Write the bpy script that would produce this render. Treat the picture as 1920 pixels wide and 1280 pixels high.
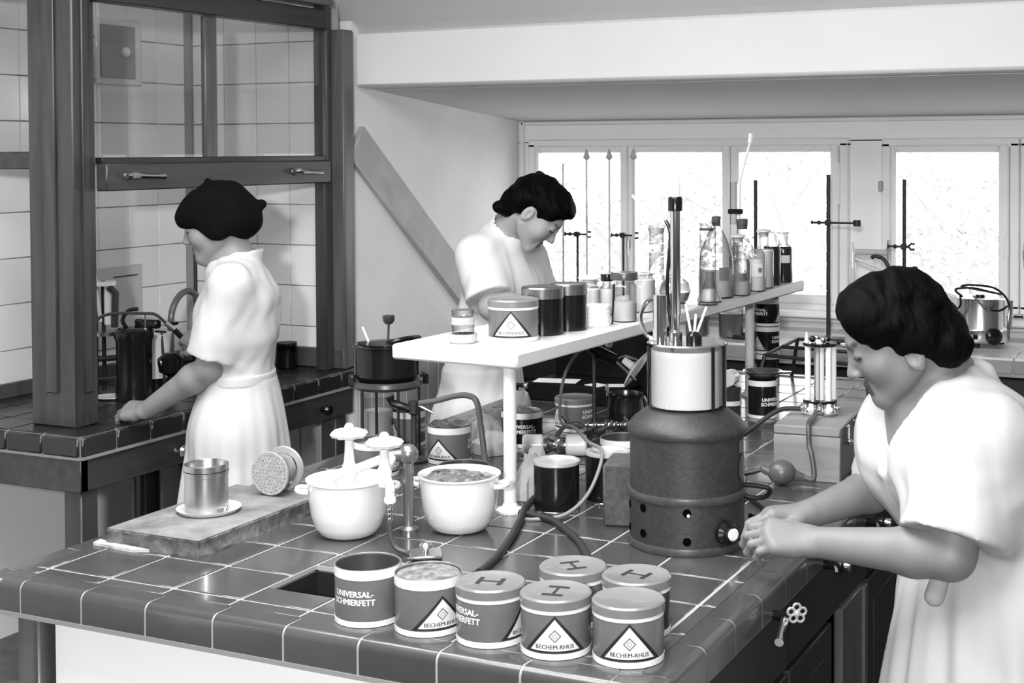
import bpy, bmesh, math, random
import numpy as np
from mathutils import Vector, Matrix
from math import pi, sin, cos, radians

for o in list(bpy.data.objects):
    bpy.data.objects.remove(o)
SC = bpy.context.scene
COL = SC.collection
random.seed(7)

# ------------------------------------------------------------------ camera
cam_d = bpy.data.cameras.new('camera')
cam = bpy.data.objects.new('camera', cam_d)
COL.objects.link(cam)
_r = Vector((0.90783, 0.41927, -0.0043)); _u = Vector((-0.0071, 0.0256, 0.99965)); _f = Vector((-0.41908, 0.90756, -0.0262))
cam.matrix_world = Matrix(((_r.x, _u.x, -_f.x, 2.0461), (_r.y, _u.y, -_f.y, -1.9670), (_r.z, _u.z, -_f.z, 1.6903), (0, 0, 0, 1)))
cam_d.sensor_width = 36
cam_d.lens = 49.22
cam_d.shift_x = -0.0779
cam_d.shift_y = -0.1512
cam_d.clip_start = 0.05
SC.camera = cam
# ------------------------------------------------------------------ sky, flash, added fill lights, exposure
w = bpy.data.worlds.new('overcast sky'); SC.world = w; w.use_nodes = True
bg = w.node_tree.nodes['Background']
bg.inputs[0].default_value = (1, 1, 1, 1); bg.inputs[1].default_value = 4.0
def lamp(name, kind, loc, energy, target=None, **k):
    d = bpy.data.lights.new(name, kind); d.energy = energy
    for a, v in k.items(): setattr(d, a, v)
    o = bpy.data.objects.new(name, d); COL.objects.link(o); o.location = loc
    if target is not None:
        o.rotation_euler = (Vector(target) - Vector(loc)).to_track_quat('-Z', 'Y').to_euler()
    return o
lamp('photo_flash', 'SPOT', (2.25, -3.10, 2.06), 580, (0.2, 1.6, 1.0), shadow_soft_size=0.10, spot_size=radians(110), spot_blend=0.6)
lamp('ceiling_fill', 'AREA', (1.0, -0.5, 2.70), 85, (1.0, -0.5, 0), shape='RECTANGLE', size=2.0, size_y=1.0)  # added overhead fill for the whole room, no fixture in view
lamp('ceiling_fill', 'AREA', (0.1, 0.5, 2.72), 40, (0.1, 0.5, 0), shape='RECTANGLE', size=1.4, size_y=0.5)  # second added fill, brightens the hood wall, no fixture in view
vs = SC.view_settings
vs.view_transform = 'Standard'; vs.look = 'None'; vs.gamma = 1.0; vs.exposure = 0.0
try: vs.use_curve_mapping = False
except Exception: pass

# ------------------------------------------------------------------ materials
MATS = {}
def mat(name, v, rough=0.5, metal=0.0, nz=None, bump=None, rnd=0.0, coat=0.0, spec=0.5, stretch=None, emit=0, alpha=None):
    if name in MATS: return MATS[name]
    m = bpy.data.materials.new(name); m.use_nodes = True
    nt = m.node_tree; b = nt.nodes['Principled BSDF']; L = nt.links.new
    b.inputs['Base Color'].default_value = (v, v, v, 1)
    b.inputs['Roughness'].default_value = rough; b.inputs['Metallic'].default_value = metal
    b.inputs['Specular IOR Level'].default_value = spec
    b.inputs['Coat Weight'].default_value = coat; b.inputs['Coat Roughness'].default_value = 0.08
    tc = None
    def coord():
        nonlocal tc
        if tc is None:
            t = nt.nodes.new('ShaderNodeTexCoord'); mp = nt.nodes.new('ShaderNodeMapping')
            mp.inputs['Scale'].default_value = stretch or (1, 1, 1)
            L(t.outputs['Object'], mp.inputs['Vector']); tc = mp.outputs[0]
        return tc
    col = None
    if nz:
        n = nt.nodes.new('ShaderNodeTexNoise'); n.inputs['Scale'].default_value = nz[0]; n.inputs['Detail'].default_value = 5
        n.inputs['Roughness'].default_value = 0.65
        L(coord(), n.inputs['Vector'])
        r = nt.nodes.new('ShaderNodeMapRange'); r.inputs[1].default_value = 0.3; r.inputs[2].default_value = 0.7
        r.inputs[3].default_value = max(0, v*(1-nz[1])); r.inputs[4].default_value = min(1, v*(1+nz[1]))
        L(n.outputs['Fac'], r.inputs[0]); col = r.outputs[0]
    if rnd:
        oi = nt.nodes.new('ShaderNodeObjectInfo'); r = nt.nodes.new('ShaderNodeMapRange')
        r.inputs[3].default_value = 1-rnd; r.inputs[4].default_value = 1+rnd
        L(oi.outputs['Random'], r.inputs[0])
        mu = nt.nodes.new('ShaderNodeMath'); mu.operation = 'MULTIPLY'
        L(r.outputs[0], mu.inputs[0])
        if col is None: mu.inputs[1].default_value = v
        else: L(col, mu.inputs[1])
        col = mu.outputs[0]
    if col is not None: L(col, b.inputs['Base Color'])
    if bump:
        n = nt.nodes.new('ShaderNodeTexNoise'); n.inputs['Scale'].default_value = bump[0]; n.inputs['Detail'].default_value = 4
        L(coord(), n.inputs['Vector'])
        bp = nt.nodes.new('ShaderNodeBump'); bp.inputs['Strength'].default_value = bump[1]; bp.inputs['Distance'].default_value = bump[2] if len(bump) > 2 else 0.002
        L(n.outputs['Fac'], bp.inputs['Height']); L(bp.outputs[0], b.inputs['Normal'])
    MATS[name] = m
    return m
def wood(name, v0, v1, stretch=(30, 30, 2), rough=0.45, coat=0.15):
    if name in MATS: return MATS[name]
    m = bpy.data.materials.new(name); m.use_nodes = True
    nt = m.node_tree; b = nt.nodes['Principled BSDF']; L = nt.links.new
    t = nt.nodes.new('ShaderNodeTexCoord'); mp = nt.nodes.new('ShaderNodeMapping'); mp.inputs['Scale'].default_value = stretch
    n = nt.nodes.new('ShaderNodeTexNoise'); n.inputs['Scale'].default_value = 1.0; n.inputs['Detail'].default_value = 6; n.inputs['Distortion'].default_value = 0.6
    r = nt.nodes.new('ShaderNodeMapRange'); r.inputs[1].default_value = 0.3; r.inputs[2].default_value = 0.72
    r.inputs[3].default_value = v0; r.inputs[4].default_value = v1
    L(t.outputs['Object'], mp.inputs[0]); L(mp.outputs[0], n.inputs['Vector']); L(n.outputs['Fac'], r.inputs[0]); L(r.outputs[0], b.inputs['Base Color'])
    b.inputs['Roughness'].default_value = rough; b.inputs['Coat Weight'].default_value = coat; b.inputs['Coat Roughness'].default_value = 0.2
    MATS[name] = m
    return m
def glass(name, tint=0.93, edge=0.35, refl=1.0, rough=0.02):
    if name in MATS: return MATS[name]
    m = bpy.data.materials.new(name); m.use_nodes = True
    nt = m.node_tree; L = nt.links.new
    for n in list(nt.nodes): nt.nodes.remove(n)
    out = nt.nodes.new('ShaderNodeOutputMaterial'); mx = nt.nodes.new('ShaderNodeMixShader')
    tr = nt.nodes.new('ShaderNodeBsdfTransparent'); gl = nt.nodes.new('ShaderNodeBsdfGlossy'); gl.inputs['Roughness'].default_value = rough
    fr = nt.nodes.new('ShaderNodeFresnel'); fr.inputs['IOR'].default_value = 1.5
    lw = nt.nodes.new('ShaderNodeLayerWeight'); lw.inputs['Blend'].default_value = 0.35
    mr = nt.nodes.new('ShaderNodeMapRange'); mr.inputs[3].default_value = tint; mr.inputs[4].default_value = tint*edge
    L(lw.outputs['Facing'], mr.inputs[0]); L(mr.outputs[0], tr.inputs[0])
    mu = nt.nodes.new('ShaderNodeMath'); mu.operation = 'MULTIPLY'; mu.inputs[1].default_value = refl
    ge = nt.nodes.new('ShaderNodeNewGeometry'); iv = nt.nodes.new('ShaderNodeMath'); iv.operation = 'SUBTRACT'; iv.inputs[0].default_value = 1.0
    L(ge.outputs['Backfacing'], iv.inputs[1]); m2 = nt.nodes.new('ShaderNodeMath'); m2.operation = 'MULTIPLY'
    L(fr.outputs[0], mu.inputs[0]); L(mu.outputs[0], m2.inputs[0]); L(iv.outputs[0], m2.inputs[1]); L(m2.outputs[0], mx.inputs[0]); L(tr.outputs[0], mx.inputs[1]); L(gl.outputs[0], mx.inputs[2])
    L(mx.outputs[0], out.inputs[0])
    MATS[name] = m
    return m

# ------------------------------------------------------------------ mesh building
class G:
    def __init__(s): s.v = []; s.f = []
    def raw(s, vs, fs, M=None):
        k = len(s.v)
        s.v += [tuple(M @ Vector(p)) for p in vs] if M is not None else [tuple(p) for p in vs]
        s.f += [tuple(i+k for i in f) for f in fs]
        return s
    def box(s, c, d, bev=0.0, M=None):
        hx, hy, hz = d[0]/2, d[1]/2, d[2]/2
        h = (hx, hy, hz); T = Matrix.Translation(c)
        if M is not None: T = T @ M
        if bev <= 0:
            vs = [(x, y, z) for x in (-hx, hx) for y in (-hy, hy) for z in (-hz, hz)]
            return s.raw(vs, [(0,1,3,2),(4,6,7,5),(0,4,5,1),(2,3,7,6),(0,2,6,4),(1,5,7,3)], T)
        b = min(bev, hx*0.98, hy*0.98, hz*0.98); vs = []; ix = {}
        for sx in (-1, 1):
            for sy in (-1, 1):
                for sz in (-1, 1):
                    for a in range(3):
                        p = [sx*(hx-b), sy*(hy-b), sz*(hz-b)]; p[a] = (sx, sy, sz)[a]*h[a]
                        ix[(sx, sy, sz, a)] = len(vs); vs.append(p)
        fs = []
        def key(a, sa, bb, sb, cc, sc, w):
            t = [0, 0, 0]; t[a] = sa; t[bb] = sb; t[cc] = sc; return ix[(t[0], t[1], t[2], w)]
        for a in range(3):
            bb, cc = (a+1) % 3, (a+2) % 3
            for sa in (-1, 1):
                q = [key(a, sa, bb, i, cc, j, a) for i, j in ((-1,-1),(1,-1),(1,1),(-1,1))]
                fs.append(q if sa > 0 else q[::-1])
            for sb in (-1, 1):
                for sc in (-1, 1):
                    q = [key(a, -1, bb, sb, cc, sc, bb), key(a, 1, bb, sb, cc, sc, bb), key(a, 1, bb, sb, cc, sc, cc), key(a, -1, bb, sb, cc, sc, cc)]
                    fs.append(q if sb*sc < 0 else q[::-1])
        for sx in (-1, 1):
            for sy in (-1, 1):
                for sz in (-1, 1):
                    q = [ix[(sx, sy, sz, a)] for a in range(3)]
                    fs.append(q if sx*sy*sz > 0 else q[::-1])
        return s.raw(vs, fs, T)
    def lathe(s, prof, n=28, M=None):
        vs = []; rings = []
        for r, z in prof:
            if r <= 1e-7: rings.append([len(vs)]); vs.append((0, 0, z))
            else:
                rings.append(list(range(len(vs), len(vs)+n)))
                vs += [(r*cos(2*pi*i/n), r*sin(2*pi*i/n), z) for i in range(n)]
        fs = []
        for A, B in zip(rings, rings[1:]):
            if len(A) == 1 and len(B) == 1: continue
            for i in range(n):
                j = (i+1) % n
                if len(A) == 1: fs.append((A[0], B[j], B[i]))
                elif len(B) == 1: fs.append((A[i], A[j], B[0]))
                else: fs.append((A[i], A[j], B[j], B[i]))
        return s.raw(vs, fs, M)
    def cyl(s, p0, p1, r, r1=None, n=16):
        return s.tube([p0, p1], [r, r if r1 is None else r1], n)
    def tube(s, pts, r, n=8, closed=False):
        P = [Vector(p) for p in pts]; m = len(P)
        R = r if isinstance(r, (list, tuple)) else [r]*m
        T = []
        for i in range(m):
            if closed: t = P[(i+1) % m]-P[i-1]
            else: t = P[min(i+1, m-1)]-P[max(i-1, 0)]
            T.append(t.normalized())
        up = Vector((0, 0, 1)) if abs(T[0].z) < 0.9 else Vector((1, 0, 0))
        nx = T[0].cross(up).normalized(); vs = []
        for i in range(m):
            if i:
                ax = T[i-1].cross(T[i])
                if ax.length > 1e-8: nx = Matrix.Rotation(T[i-1].angle(T[i]), 3, ax.normalized()) @ nx
            ny = T[i].cross(nx)
            for k in range(n):
                a = 2*pi*k/n; vs.append(P[i] + (nx*cos(a)+ny*sin(a))*R[i])
        fs = []
        for i in range(m if closed else m-1):
            j = (i+1) % m
            for k in range(n):
                l = (k+1) % n; fs.append((i*n+k, i*n+l, j*n+l, j*n+k))
        if not closed:
            fs.append(tuple(range(n))[::-1]); fs.append(tuple(range((m-1)*n, m*n)))
        return s.raw(vs, fs)
    def prism(s, poly, z0, z1, M=None):
        n = len(poly)
        vs = [(x, y, z0) for x, y in poly]+[(x, y, z1) for x, y in poly]
        fs = [tuple(range(n))[::-1], tuple(range(n, 2*n))]+[(i, (i+1) % n, n+(i+1) % n, n+i) for i in range(n)]
        return s.raw(vs, fs, M)
    def ball(s, c, r, n=14, M=None, sc=(1, 1, 1)):
        k = max(6, n//2)
        T = Matrix.Translation(c) @ (M if M is not None else Matrix()) @ Matrix.Diagonal((sc[0], sc[1], sc[2], 1))
        return s.lathe([(r*sin(pi*i/k) if 0 < i < k else 0, -r*cos(pi*i/k)) for i in range(k+1)], n, T)
    def mesh(s, name, m=None, ang=38, fix=True):
        me = bpy.data.meshes.new(name); me.from_pydata(s.v, [], s.f)
        if fix:
            bm = bmesh.new(); bm.from_mesh(me); bmesh.ops.recalc_face_normals(bm, faces=bm.faces); bm.to_mesh(me); bm.free()
        if ang is not None:
            me.shade_smooth(); me.set_sharp_from_angle(angle=radians(ang))
        if m is not None: me.materials.append(m)
        return me
    def obj(s, name, m, parent=None, loc=None, rot=None, ang=38, fix=True):
        return inst(name, s.mesh(name, m, ang, fix), parent, loc, rot)
def inst(name, me, parent=None, loc=None, rot=None):
    o = bpy.data.objects.new(name, me); COL.objects.link(o)
    if parent is not None: o.parent = parent
    if loc is not None: o.location = loc
    if rot is not None: o.rotation_euler = rot
    return o
def tag(o, label, cat, group=None):
    o['label'] = label; o['category'] = cat
    if group: o['group'] = group
    return o
def thing(name, label, cat, loc=(0, 0, 0), rotz=0.0, group=None):
    o = bpy.data.objects.new(name, None); COL.objects.link(o); o.empty_display_size = 0.05
    o.location = loc; o.rotation_euler = (0, 0, rotz)
    return tag(o, label, cat, group)
def struct(o): o['kind'] = 'structure'; return o
def dup(root, loc, rotz=None, label=None):
    def cp(o, par):
        c = o.copy(); COL.objects.link(c)
        if par is not None: c.parent = par
        for ch in list(o.children): cp(ch, c)
        return c
    r = cp(root, None); r.location = loc
    if rotz is not None: r.rotation_euler = (0, 0, rotz)
    if label: r['label'] = label
    return r
def smoothpath(pts, k=6):
    P = [Vector(p) for p in pts]; out = []
    for i in range(len(P)-1):
        p0 = P[max(i-1, 0)]; p1 = P[i]; p2 = P[i+1]; p3 = P[min(i+2, len(P)-1)]
        for j in range(k):
            t = j/k
            out.append(0.5*((2*p1)+(p2-p0)*t+(2*p0-5*p1+4*p2-p3)*t*t+(3*p1-p0-3*p2+p3)*t**3))
    out.append(P[-1]); return out
RX = lambda a: Matrix.Rotation(radians(a), 4, 'X')
RY = lambda a: Matrix.Rotation(radians(a), 4, 'Y')
RZ = lambda a: Matrix.Rotation(radians(a), 4, 'Z')
TR = lambda *p: Matrix.Translation(p)
_txt = {}
def text2d(body, bold=0.0):
    """flat outline of a word: vertices centred on the origin with height 1 for a capital, and faces"""
    k = (body, bold)
    if k in _txt: return _txt[k]
    cu = bpy.data.curves.new('lettering', 'FONT'); cu.body = body; cu.offset = bold; cu.resolution_u = 2
    o = bpy.data.objects.new('lettering', cu); COL.objects.link(o)
    dg = bpy.context.evaluated_depsgraph_get(); dg.update()
    me = bpy.data.meshes.new_from_object(o.evaluated_get(dg))
    V = np.array([v.co[:2] for v in me.vertices]); F = [tuple(p.vertices) for p in me.polygons]
    bpy.data.objects.remove(o); bpy.data.curves.remove(cu); bpy.data.meshes.remove(me)
    c = (V.max(0)+V.min(0))/2; V = V-c
    _txt[k] = (V, F, V[:, 0].max()*2, V[:, 1].max()*2)
    return _txt[k]
def wrap(pts, R):
    """points (u along the girth, v up) laid on an upright cylinder, u = 0 towards -Y"""
    return [(R*sin(u/R), -R*cos(u/R), v) for u, v in pts]
# ================================================================== room
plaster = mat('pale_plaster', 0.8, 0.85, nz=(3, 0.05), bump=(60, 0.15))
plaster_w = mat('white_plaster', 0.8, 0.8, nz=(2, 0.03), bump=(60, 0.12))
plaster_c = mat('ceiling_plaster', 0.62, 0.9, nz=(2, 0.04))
paint = mat('white_window_paint', 0.86, 0.45)
white_tile = mat('white_glazed_tile', 0.9, 0.2, rnd=0.04, coat=0.15, spec=0.35)
grout_d = mat('grey_wall_grout', 0.36, 0.9)
G().box((1.0, 0.5, -0.05), (6.4, 8.2, 0.1)).obj('floor', mat('speckled_floor', 0.09, 0.35, nz=(14, 0.6)))['kind'] = 'structure'
# left wall behind the hood, tiled
wl = struct(G().box((-1.91, 0.3, 1.4), (0.12, 6.0, 2.8)).obj('wall_left', mat('bright_plaster', 0.92, 0.85)))
G().box((-1.847, 1.56, 1.6), (0.006, 2.04, 1.54)).obj('grout', grout_d, wl)
tl = G().box((0, 0, 0), (0.008, 0.1565, 0.1565), 0.0015).mesh('tile', white_tile)
for i in range(12):
    for j in range(9):
        inst('tile', tl, wl, (-1.841, 2.425-0.16*i, 0.92+0.16*j))
# end wall of the hood
we = struct(G().box((-1.50, 2.62, 1.07), (0.72, 0.10, 2.14)).obj('wall_alcove', plaster_w))
G().box((-1.49, 2.567, 1.6), (0.72, 0.006, 1.54)).obj('grout', grout_d, we)
tl2 = G().box((0, 0, 0), (0.1565, 0.008, 0.1565), 0.0015).mesh('tile', white_tile)
for i in range(4):
    for j in range(9):
        inst('tile', tl2, we, (-1.76+0.16*i, 2.561, 0.92+0.16*j))
# gable wall past the hood, flush with its front
wg = struct(G().box((-1.18, 3.355, 1.1), (0.12, 1.43, 2.2)).obj('wall_gable', plaster))
bead = mat('painted_beadboard', 0.42, 0.55, rnd=0.06)
bd = G().box((0, 0, 0), (0.014, 0.083, 0.80), 0.003).mesh('plank', bead)
for i in range(17):
    inst('plank', bd, wg, (-1.114, 2.70+0.086*i, 0.40))
G().box((-1.112, 3.36, 0.815), (0.022, 1.40, 0.03), 0.003).obj('cap_rail', bead, wg)
bd2 = G().box((0, 0, 0), (0.083, 0.014, 0.66), 0.003).mesh('plank', mat('beadboard_pale', 0.62, 0.5, rnd=0.05))
for i in range(8):
    inst('plank', bd2, we, (-1.79+0.086*i, 2.560, 0.34))
# window wall with three openings
WY = 4.05
ww = G()
def wbox(x0, x1, z0, z1, g=ww): g.box(((x0+x1)/2, WY+0.08, (z0+z1)/2), (x1-x0, 0.16, z1-z0))
ops = [(-1.03, 0.49, 1.0, 1.72), (0.675, 1.208, 1.02, 1.715), (1.225, 1.80, 1.02, 1.715)]
wbox(-1.3, 4.2, 0, 0.992); wbox(-1.3, 4.2, 1.725, 2.3); wbox(-1.3, -1.05, 0.98, 1.73)
wbox(0.497, 0.668, 0.98, 1.73); wbox(1.200, 1.240, 0.98, 1.73); wbox(1.81, 4.2, 0.98, 1.73)
wb = struct(ww.obj('wall_back', mat('bright_plaster', 0.92, 0.85)))
g = G()
for x0, x1, z0, z1 in ops[1:]:
    pass
pane_m = glass('window_pane_glass', 0.97, 0.8, 0.6)
hingem = mat('hinge_metal', 0.45, 0.35, 0.9)
def window(name, x0, x1, z0, z1, lights, zb, zt):
    f = struct(G().box(((x0+x1)/2, WY-0.005, z1), (x1-x0+0.04, 0.08, 0.04), 0.006).box(((x0+x1)/2, WY-0.005, z0+0.0), (x1-x0+0.04, 0.08, 0.04), 0.006)
        .box((x0, WY-0.005, (z0+z1)/2), (0.04, 0.08, z1-z0), 0.006).box((x1, WY-0.005, (z0+z1)/2), (0.04, 0.08, z1-z0), 0.006).obj(name, paint))
    for i, (a, b) in enumerate(lights):
        la = x0+0.02 if i == 0 else (lights[i-1][1]+a)/2
        lb = x1-0.02 if i == len(lights)-1 else (b+lights[i+1][0])/2
        s = G().box(((la+a)/2, WY-0.03, (z0+z1)/2), (a-la-0.002, 0.05, z1-z0-0.02), 0.006).box(((lb+b)/2, WY-0.03, (z0+z1)/2), (lb-b-0.002, 0.05, z1-z0-0.02), 0.006)
        s.box(((a+b)/2, WY-0.03, (zt+z1)/2), (b-a+0.004, 0.05, z1-zt-0.02), 0.006).box(((a+b)/2, WY-0.03, (zb+z0)/2), (b-a+0.004, 0.05, zb-z0-0.02), 0.006)
        so = s.obj('window_sash', paint, f)
        G().box(((a+b)/2, WY-0.02, (zb+zt)/2), (b-a+0.01, 0.004, zt-zb+0.01)).obj('pane', pane_m, so)
        hx = a-0.03
        G().tube([(hx, WY-0.065, 1.20), (hx, WY-0.065, 1.30)], 0.006).box((hx, WY-0.06, 1.25), (0.02, 0.012, 0.04), 0.003).obj('catch', hingem, so)
    return f
w1 = window('window_1', -1.03, 0.49, 1.0, 1.72, [(-0.99, -0.565), (-0.489, -0.065), (0.016, 0.433)], 1.062, 1.667)
w2 = window('window_2', 0.675, 1.208, 1.02, 1.715, [(0.721, 1.145)], 1.075, 1.664)
w3 = window('window_3', 1.250, 1.80, 1.02, 1.715, [(1.284, 1.74)], 1.075, 1.664)
G().tube([(0.47, WY-0.05, 1.45), (0.47, WY-0.05, 1.63)], 0.008).obj('hinge', paint, w1)
G().box((0.655, WY-0.05, 1.53), (0.02, 0.02, 0.045), 0.004).obj('hinge', hingem, w2)
G().box((1.178, WY-0.055, 1.28), (0.022, 0.012, 0.09), 0.004).obj('latch_plate', paint, w2)
# moulding round the window recess and the sill
struct(G().box((-1.095, WY-0.01, 1.4), (0.02, 0.03, 0.86), 0.004).obj('trim_1', paint))
struct(G().box((1.4, WY-0.01, 1.818), (5.0, 0.03, 0.018), 0.004).obj('trim_2', plaster))
struct(G().box((1.4, WY-0.06, 0.972), (5.1, 0.14, 0.028), 0.008).obj('trim_3', paint))
struct(G().box((1.4, WY-0.012, 0.935), (5.1, 0.024, 0.02), 0.005).obj('trim_4', paint))
# beam, sloped soffit and ceiling
struct(G().box((1.46, 2.745, 2.05), (5.16, 0.17, 0.22), 0.012).obj('beam', plaster_w))
G_s = G().raw([(-1.15, 2.80, 1.935), (4.1, 2.80, 1.935), (4.1, 4.08, 1.826), (-1.15, 4.08, 1.826), (-1.15, 2.80, 2.2), (4.1, 2.80, 2.2), (4.1, 4.08, 2.2), (-1.15, 4.08, 2.2)],
    [(0,1,2,3),(4,7,6,5),(0,4,5,1),(2,6,7,3),(0,3,7,4),(1,5,6,2)])
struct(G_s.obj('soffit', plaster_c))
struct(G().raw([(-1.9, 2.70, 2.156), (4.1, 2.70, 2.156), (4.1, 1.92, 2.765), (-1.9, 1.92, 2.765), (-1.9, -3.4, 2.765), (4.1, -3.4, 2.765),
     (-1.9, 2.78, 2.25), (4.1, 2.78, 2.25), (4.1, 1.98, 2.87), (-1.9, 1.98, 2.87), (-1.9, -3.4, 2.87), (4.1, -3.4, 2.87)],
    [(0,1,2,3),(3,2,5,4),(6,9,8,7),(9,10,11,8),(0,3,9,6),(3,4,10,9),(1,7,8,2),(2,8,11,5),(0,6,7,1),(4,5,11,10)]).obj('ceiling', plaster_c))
struct(G().box((4.1, 0.4, 1.4), (0.12, 7.6, 2.9)).obj('wall_right', mat('grey_room_paint', 0.22, 0.8)))
struct(G().box((1.1, -3.4, 1.4), (6.2, 0.12, 2.9)).obj('wall_front', mat('dark_room_panelling', 0.10, 0.8)))
# timber brace on the gable wall
bt = wood('brace_timber', 0.36, 0.46, (4, 8, 8), 0.6, 0)
a0 = (2.64, 1.73); a1 = (3.70, 0.90)
dy, dz = a1[0]-a0[0], a1[1]-a0[1]; l = math.hypot(dy, dz)
struct(G().box((-1.108, (a0[0]+a1[0])/2, (a0[1]+a1[1])/2), (0.03, l, 0.155), 0.006, RX(math.degrees(math.atan2(dz, dy)))).obj('trim_5', bt))
# garden outside: ground and trees, haze and glare put in as pale colour
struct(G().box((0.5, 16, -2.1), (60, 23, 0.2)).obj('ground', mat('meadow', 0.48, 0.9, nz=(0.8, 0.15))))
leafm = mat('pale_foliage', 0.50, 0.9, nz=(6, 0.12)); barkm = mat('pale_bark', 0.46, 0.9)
for k, (tx, ty, th, lab) in enumerate([(-4.4, 13, 3.6, 'pale leafy tree beyond the left window light'), (-0.9, 14.5, 3.9, 'tall hazy tree beyond the window light behind the glassware'),
        (-5.2, 22, 4.8, 'distant hazy tree between the two left window lights'), (-0.3, 10, 3.3, 'bushy tree outside the window light behind the retort stand'), (-0.6, 24, 4.4, 'small hazy tree low outside the right window')]):
    t = thing('tree', lab, 'tree', (tx, ty, -2.0), 0, 'trees outside the windows')
    rg = random.Random(k)
    br = G(); br.tube([(0, 0, 0), (0.05, 0, th*0.4), (0, 0.05, th*0.75)], [0.12, 0.09, 0.04], 8)
    tips = []
    for b in range(9):
        a = b*2.4; h0 = th*(0.3+0.05*b); e = Vector((cos(a)*th*0.26, sin(a)*th*0.26, h0+th*0.22)); tips.append(e)
        br.tube([(0.03, 0, h0), e*0.5+Vector((0, 0, h0*0.5+0.05)), e], [0.05, 0.035, 0.015], 6)
    br.obj('trunk', barkm, t)
    lf = G()
    for q in range(3000):
        c = rg.choice(tips)+Vector((rg.gauss(0, th*0.09), rg.gauss(0, th*0.09), rg.gauss(0.05, th*0.08)))
        M = TR(*c) @ Matrix.Rotation(rg.random()*6, 4, Vector((rg.gauss(0,1), rg.gauss(0,1), rg.gauss(0,1))).normalized())
        s = 0.035+0.03*rg.random()
        lf.raw([(-s, 0, 0), (0, s*0.5, 0.01), (s, 0, 0), (0, -s*0.5, 0.01)], [(0, 1, 2, 3)], M)
    lf.obj('foliage', leafm, t, fix=False, ang=None)['kind'] = 'stuff'
# ================================================================== fume hood on its bench
dkwood = wood('dark_stained_wood', 0.018, 0.055, (26, 26, 2.2))
dkwood_h = wood('dark_stained_wood_rail', 0.016, 0.04, (26, 2.2, 26))
mdwood = wood('brown_wood', 0.05, 0.10, (26, 26, 2.2))
dark_tile = mat('dark_glazed_tile', 0.016, 0.3, rnd=0.2, coat=0.05, spec=0.4)
grout_l = mat('pale_bench_grout', 0.22, 0.9)
chrome = mat('chrome', 0.72, 0.14, 1.0)
steel = mat('brushed_steel', 0.5, 0.3, 1.0, nz=(40, 0.15), stretch=(1, 1, 0.1))
black = mat('black_lacquer', 0.006, 0.2, spec=0.35)
iron = mat('black_iron', 0.012, 0.5)
rubber = mat('dark_rubber', 0.02, 0.45)
porc = mat('white_porcelain', 0.78, 0.18, coat=0.4)
HX, HY0, HY1, HZ = -1.07, 1.145, 2.56, 0.845
hb = thing('hood_bench', 'tiled bench on dark wooden legs under the fume hood at the left wall', 'bench', (-1.4, 1.9, 0))
def P(g, name, m, par, **k):
    """child mesh built in room coordinates under an empty"""
    o = g.obj(name, m, par, **k); o.location = -par.location; return o
P(G().box((-1.447, 1.85, 0.81), (0.75, 1.40, 0.062)), 'bed', grout_l, hb)
tm = G().box((0, 0, 0), (0.142, 0.142, 0.012), 0.003).mesh('tile', dark_tile)
te = G().box((0, 0, 0), (0.016, 0.142, 0.058), 0.005).mesh('edge_tile', dark_tile)
tn = G().box((0, 0, 0), (0.142, 0.016, 0.058), 0.005).mesh('edge_tile', dark_tile)
for j in range(10):
    for i in range(5):
        inst('tile', tm, hb, (-1.145-0.147*i+1.4, 1.225+0.1475*j-1.9, HZ-0.006))
    inst('edge_tile', te, hb, (-1.073+1.4, 1.225+0.1475*j-1.9, 0.811))
for i in range(5):
    inst('edge_tile', tn, hb, (-1.145-0.147*i+1.4, 1.150-1.9, 0.811))
P(G().box((-1.45, 1.153, 0.778), (0.76, 0.018, 0.008)).box((-1.07, 1.86, 0.778), (0.018, 1.42, 0.008)), 'grout_line', grout_l, hb)
P(G().box((-1.45, 1.165, 0.725), (0.76, 0.03, 0.10), 0.002), 'apron', dkwood_h, hb)
for k, (y0, y1) in enumerate(((1.1495, 1.86), (1.865, 2.56))):
    dr = P(G().box((-1.085, (y0+y1)/2, 0.725), (0.03, y1-y0, 0.10), 0.003), 'drawer', dkwood_h, hb)
    kn = G().lathe([(0, 0), (0.012, 0), (0.008, 0.012), (0.018, 0.02), (0.022, 0.03), (0.016, 0.04), (0, 0.042)], 18, TR(-1.07, (1.565, 2.355)[k], 0.722) @ RY(90))
    kn.obj('knob', (chrome, black)[k], dr)
for (x, y) in ((-1.12, 1.20), (-1.76, 1.20), (-1.12, 2.5), (-1.76, 2.5)):
    P(G().box((x, y, 0.34), (0.07, 0.07, 0.675), 0.004), 'leg', dkwood, hb)
P(G().box((-1.46, 2.54, 0.885), (0.74, 0.022, 0.075), 0.003), 'backsplash', mdwood, hb)
P(G().box((-1.79, 1.25, 0.875), (0.0, 0.0, 0.0)).box((-1.80, 1.85, 0.87), (0.02, 1.36, 0.05), 0.003), 'wall_rail', mdwood, hb)
dp = thing('drain_pipe', 'black drain pipe with a collar hanging under the hood bench', 'pipe', (-1.25, 1.62, 0))
G().cyl((0, 0, 0), (0, 0, 0.78), 0.045).obj('pipe', black, dp)
G().lathe([(0.045, 0.36), (0.058, 0.36), (0.06, 0.40), (0.058, 0.44), (0.045, 0.44)], 20).obj('collar', black, dp)
G().tube(smoothpath([(0.1, 0.05, 0.74), (0.12, 0.06, 0.6), (0.16, 0.08, 0.45), (0.2, 0.1, 0.3), (0.05, 0.1, 0.2), (0, 0, 0.18)]), 0.018).obj('side_pipe', black, dp)
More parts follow.
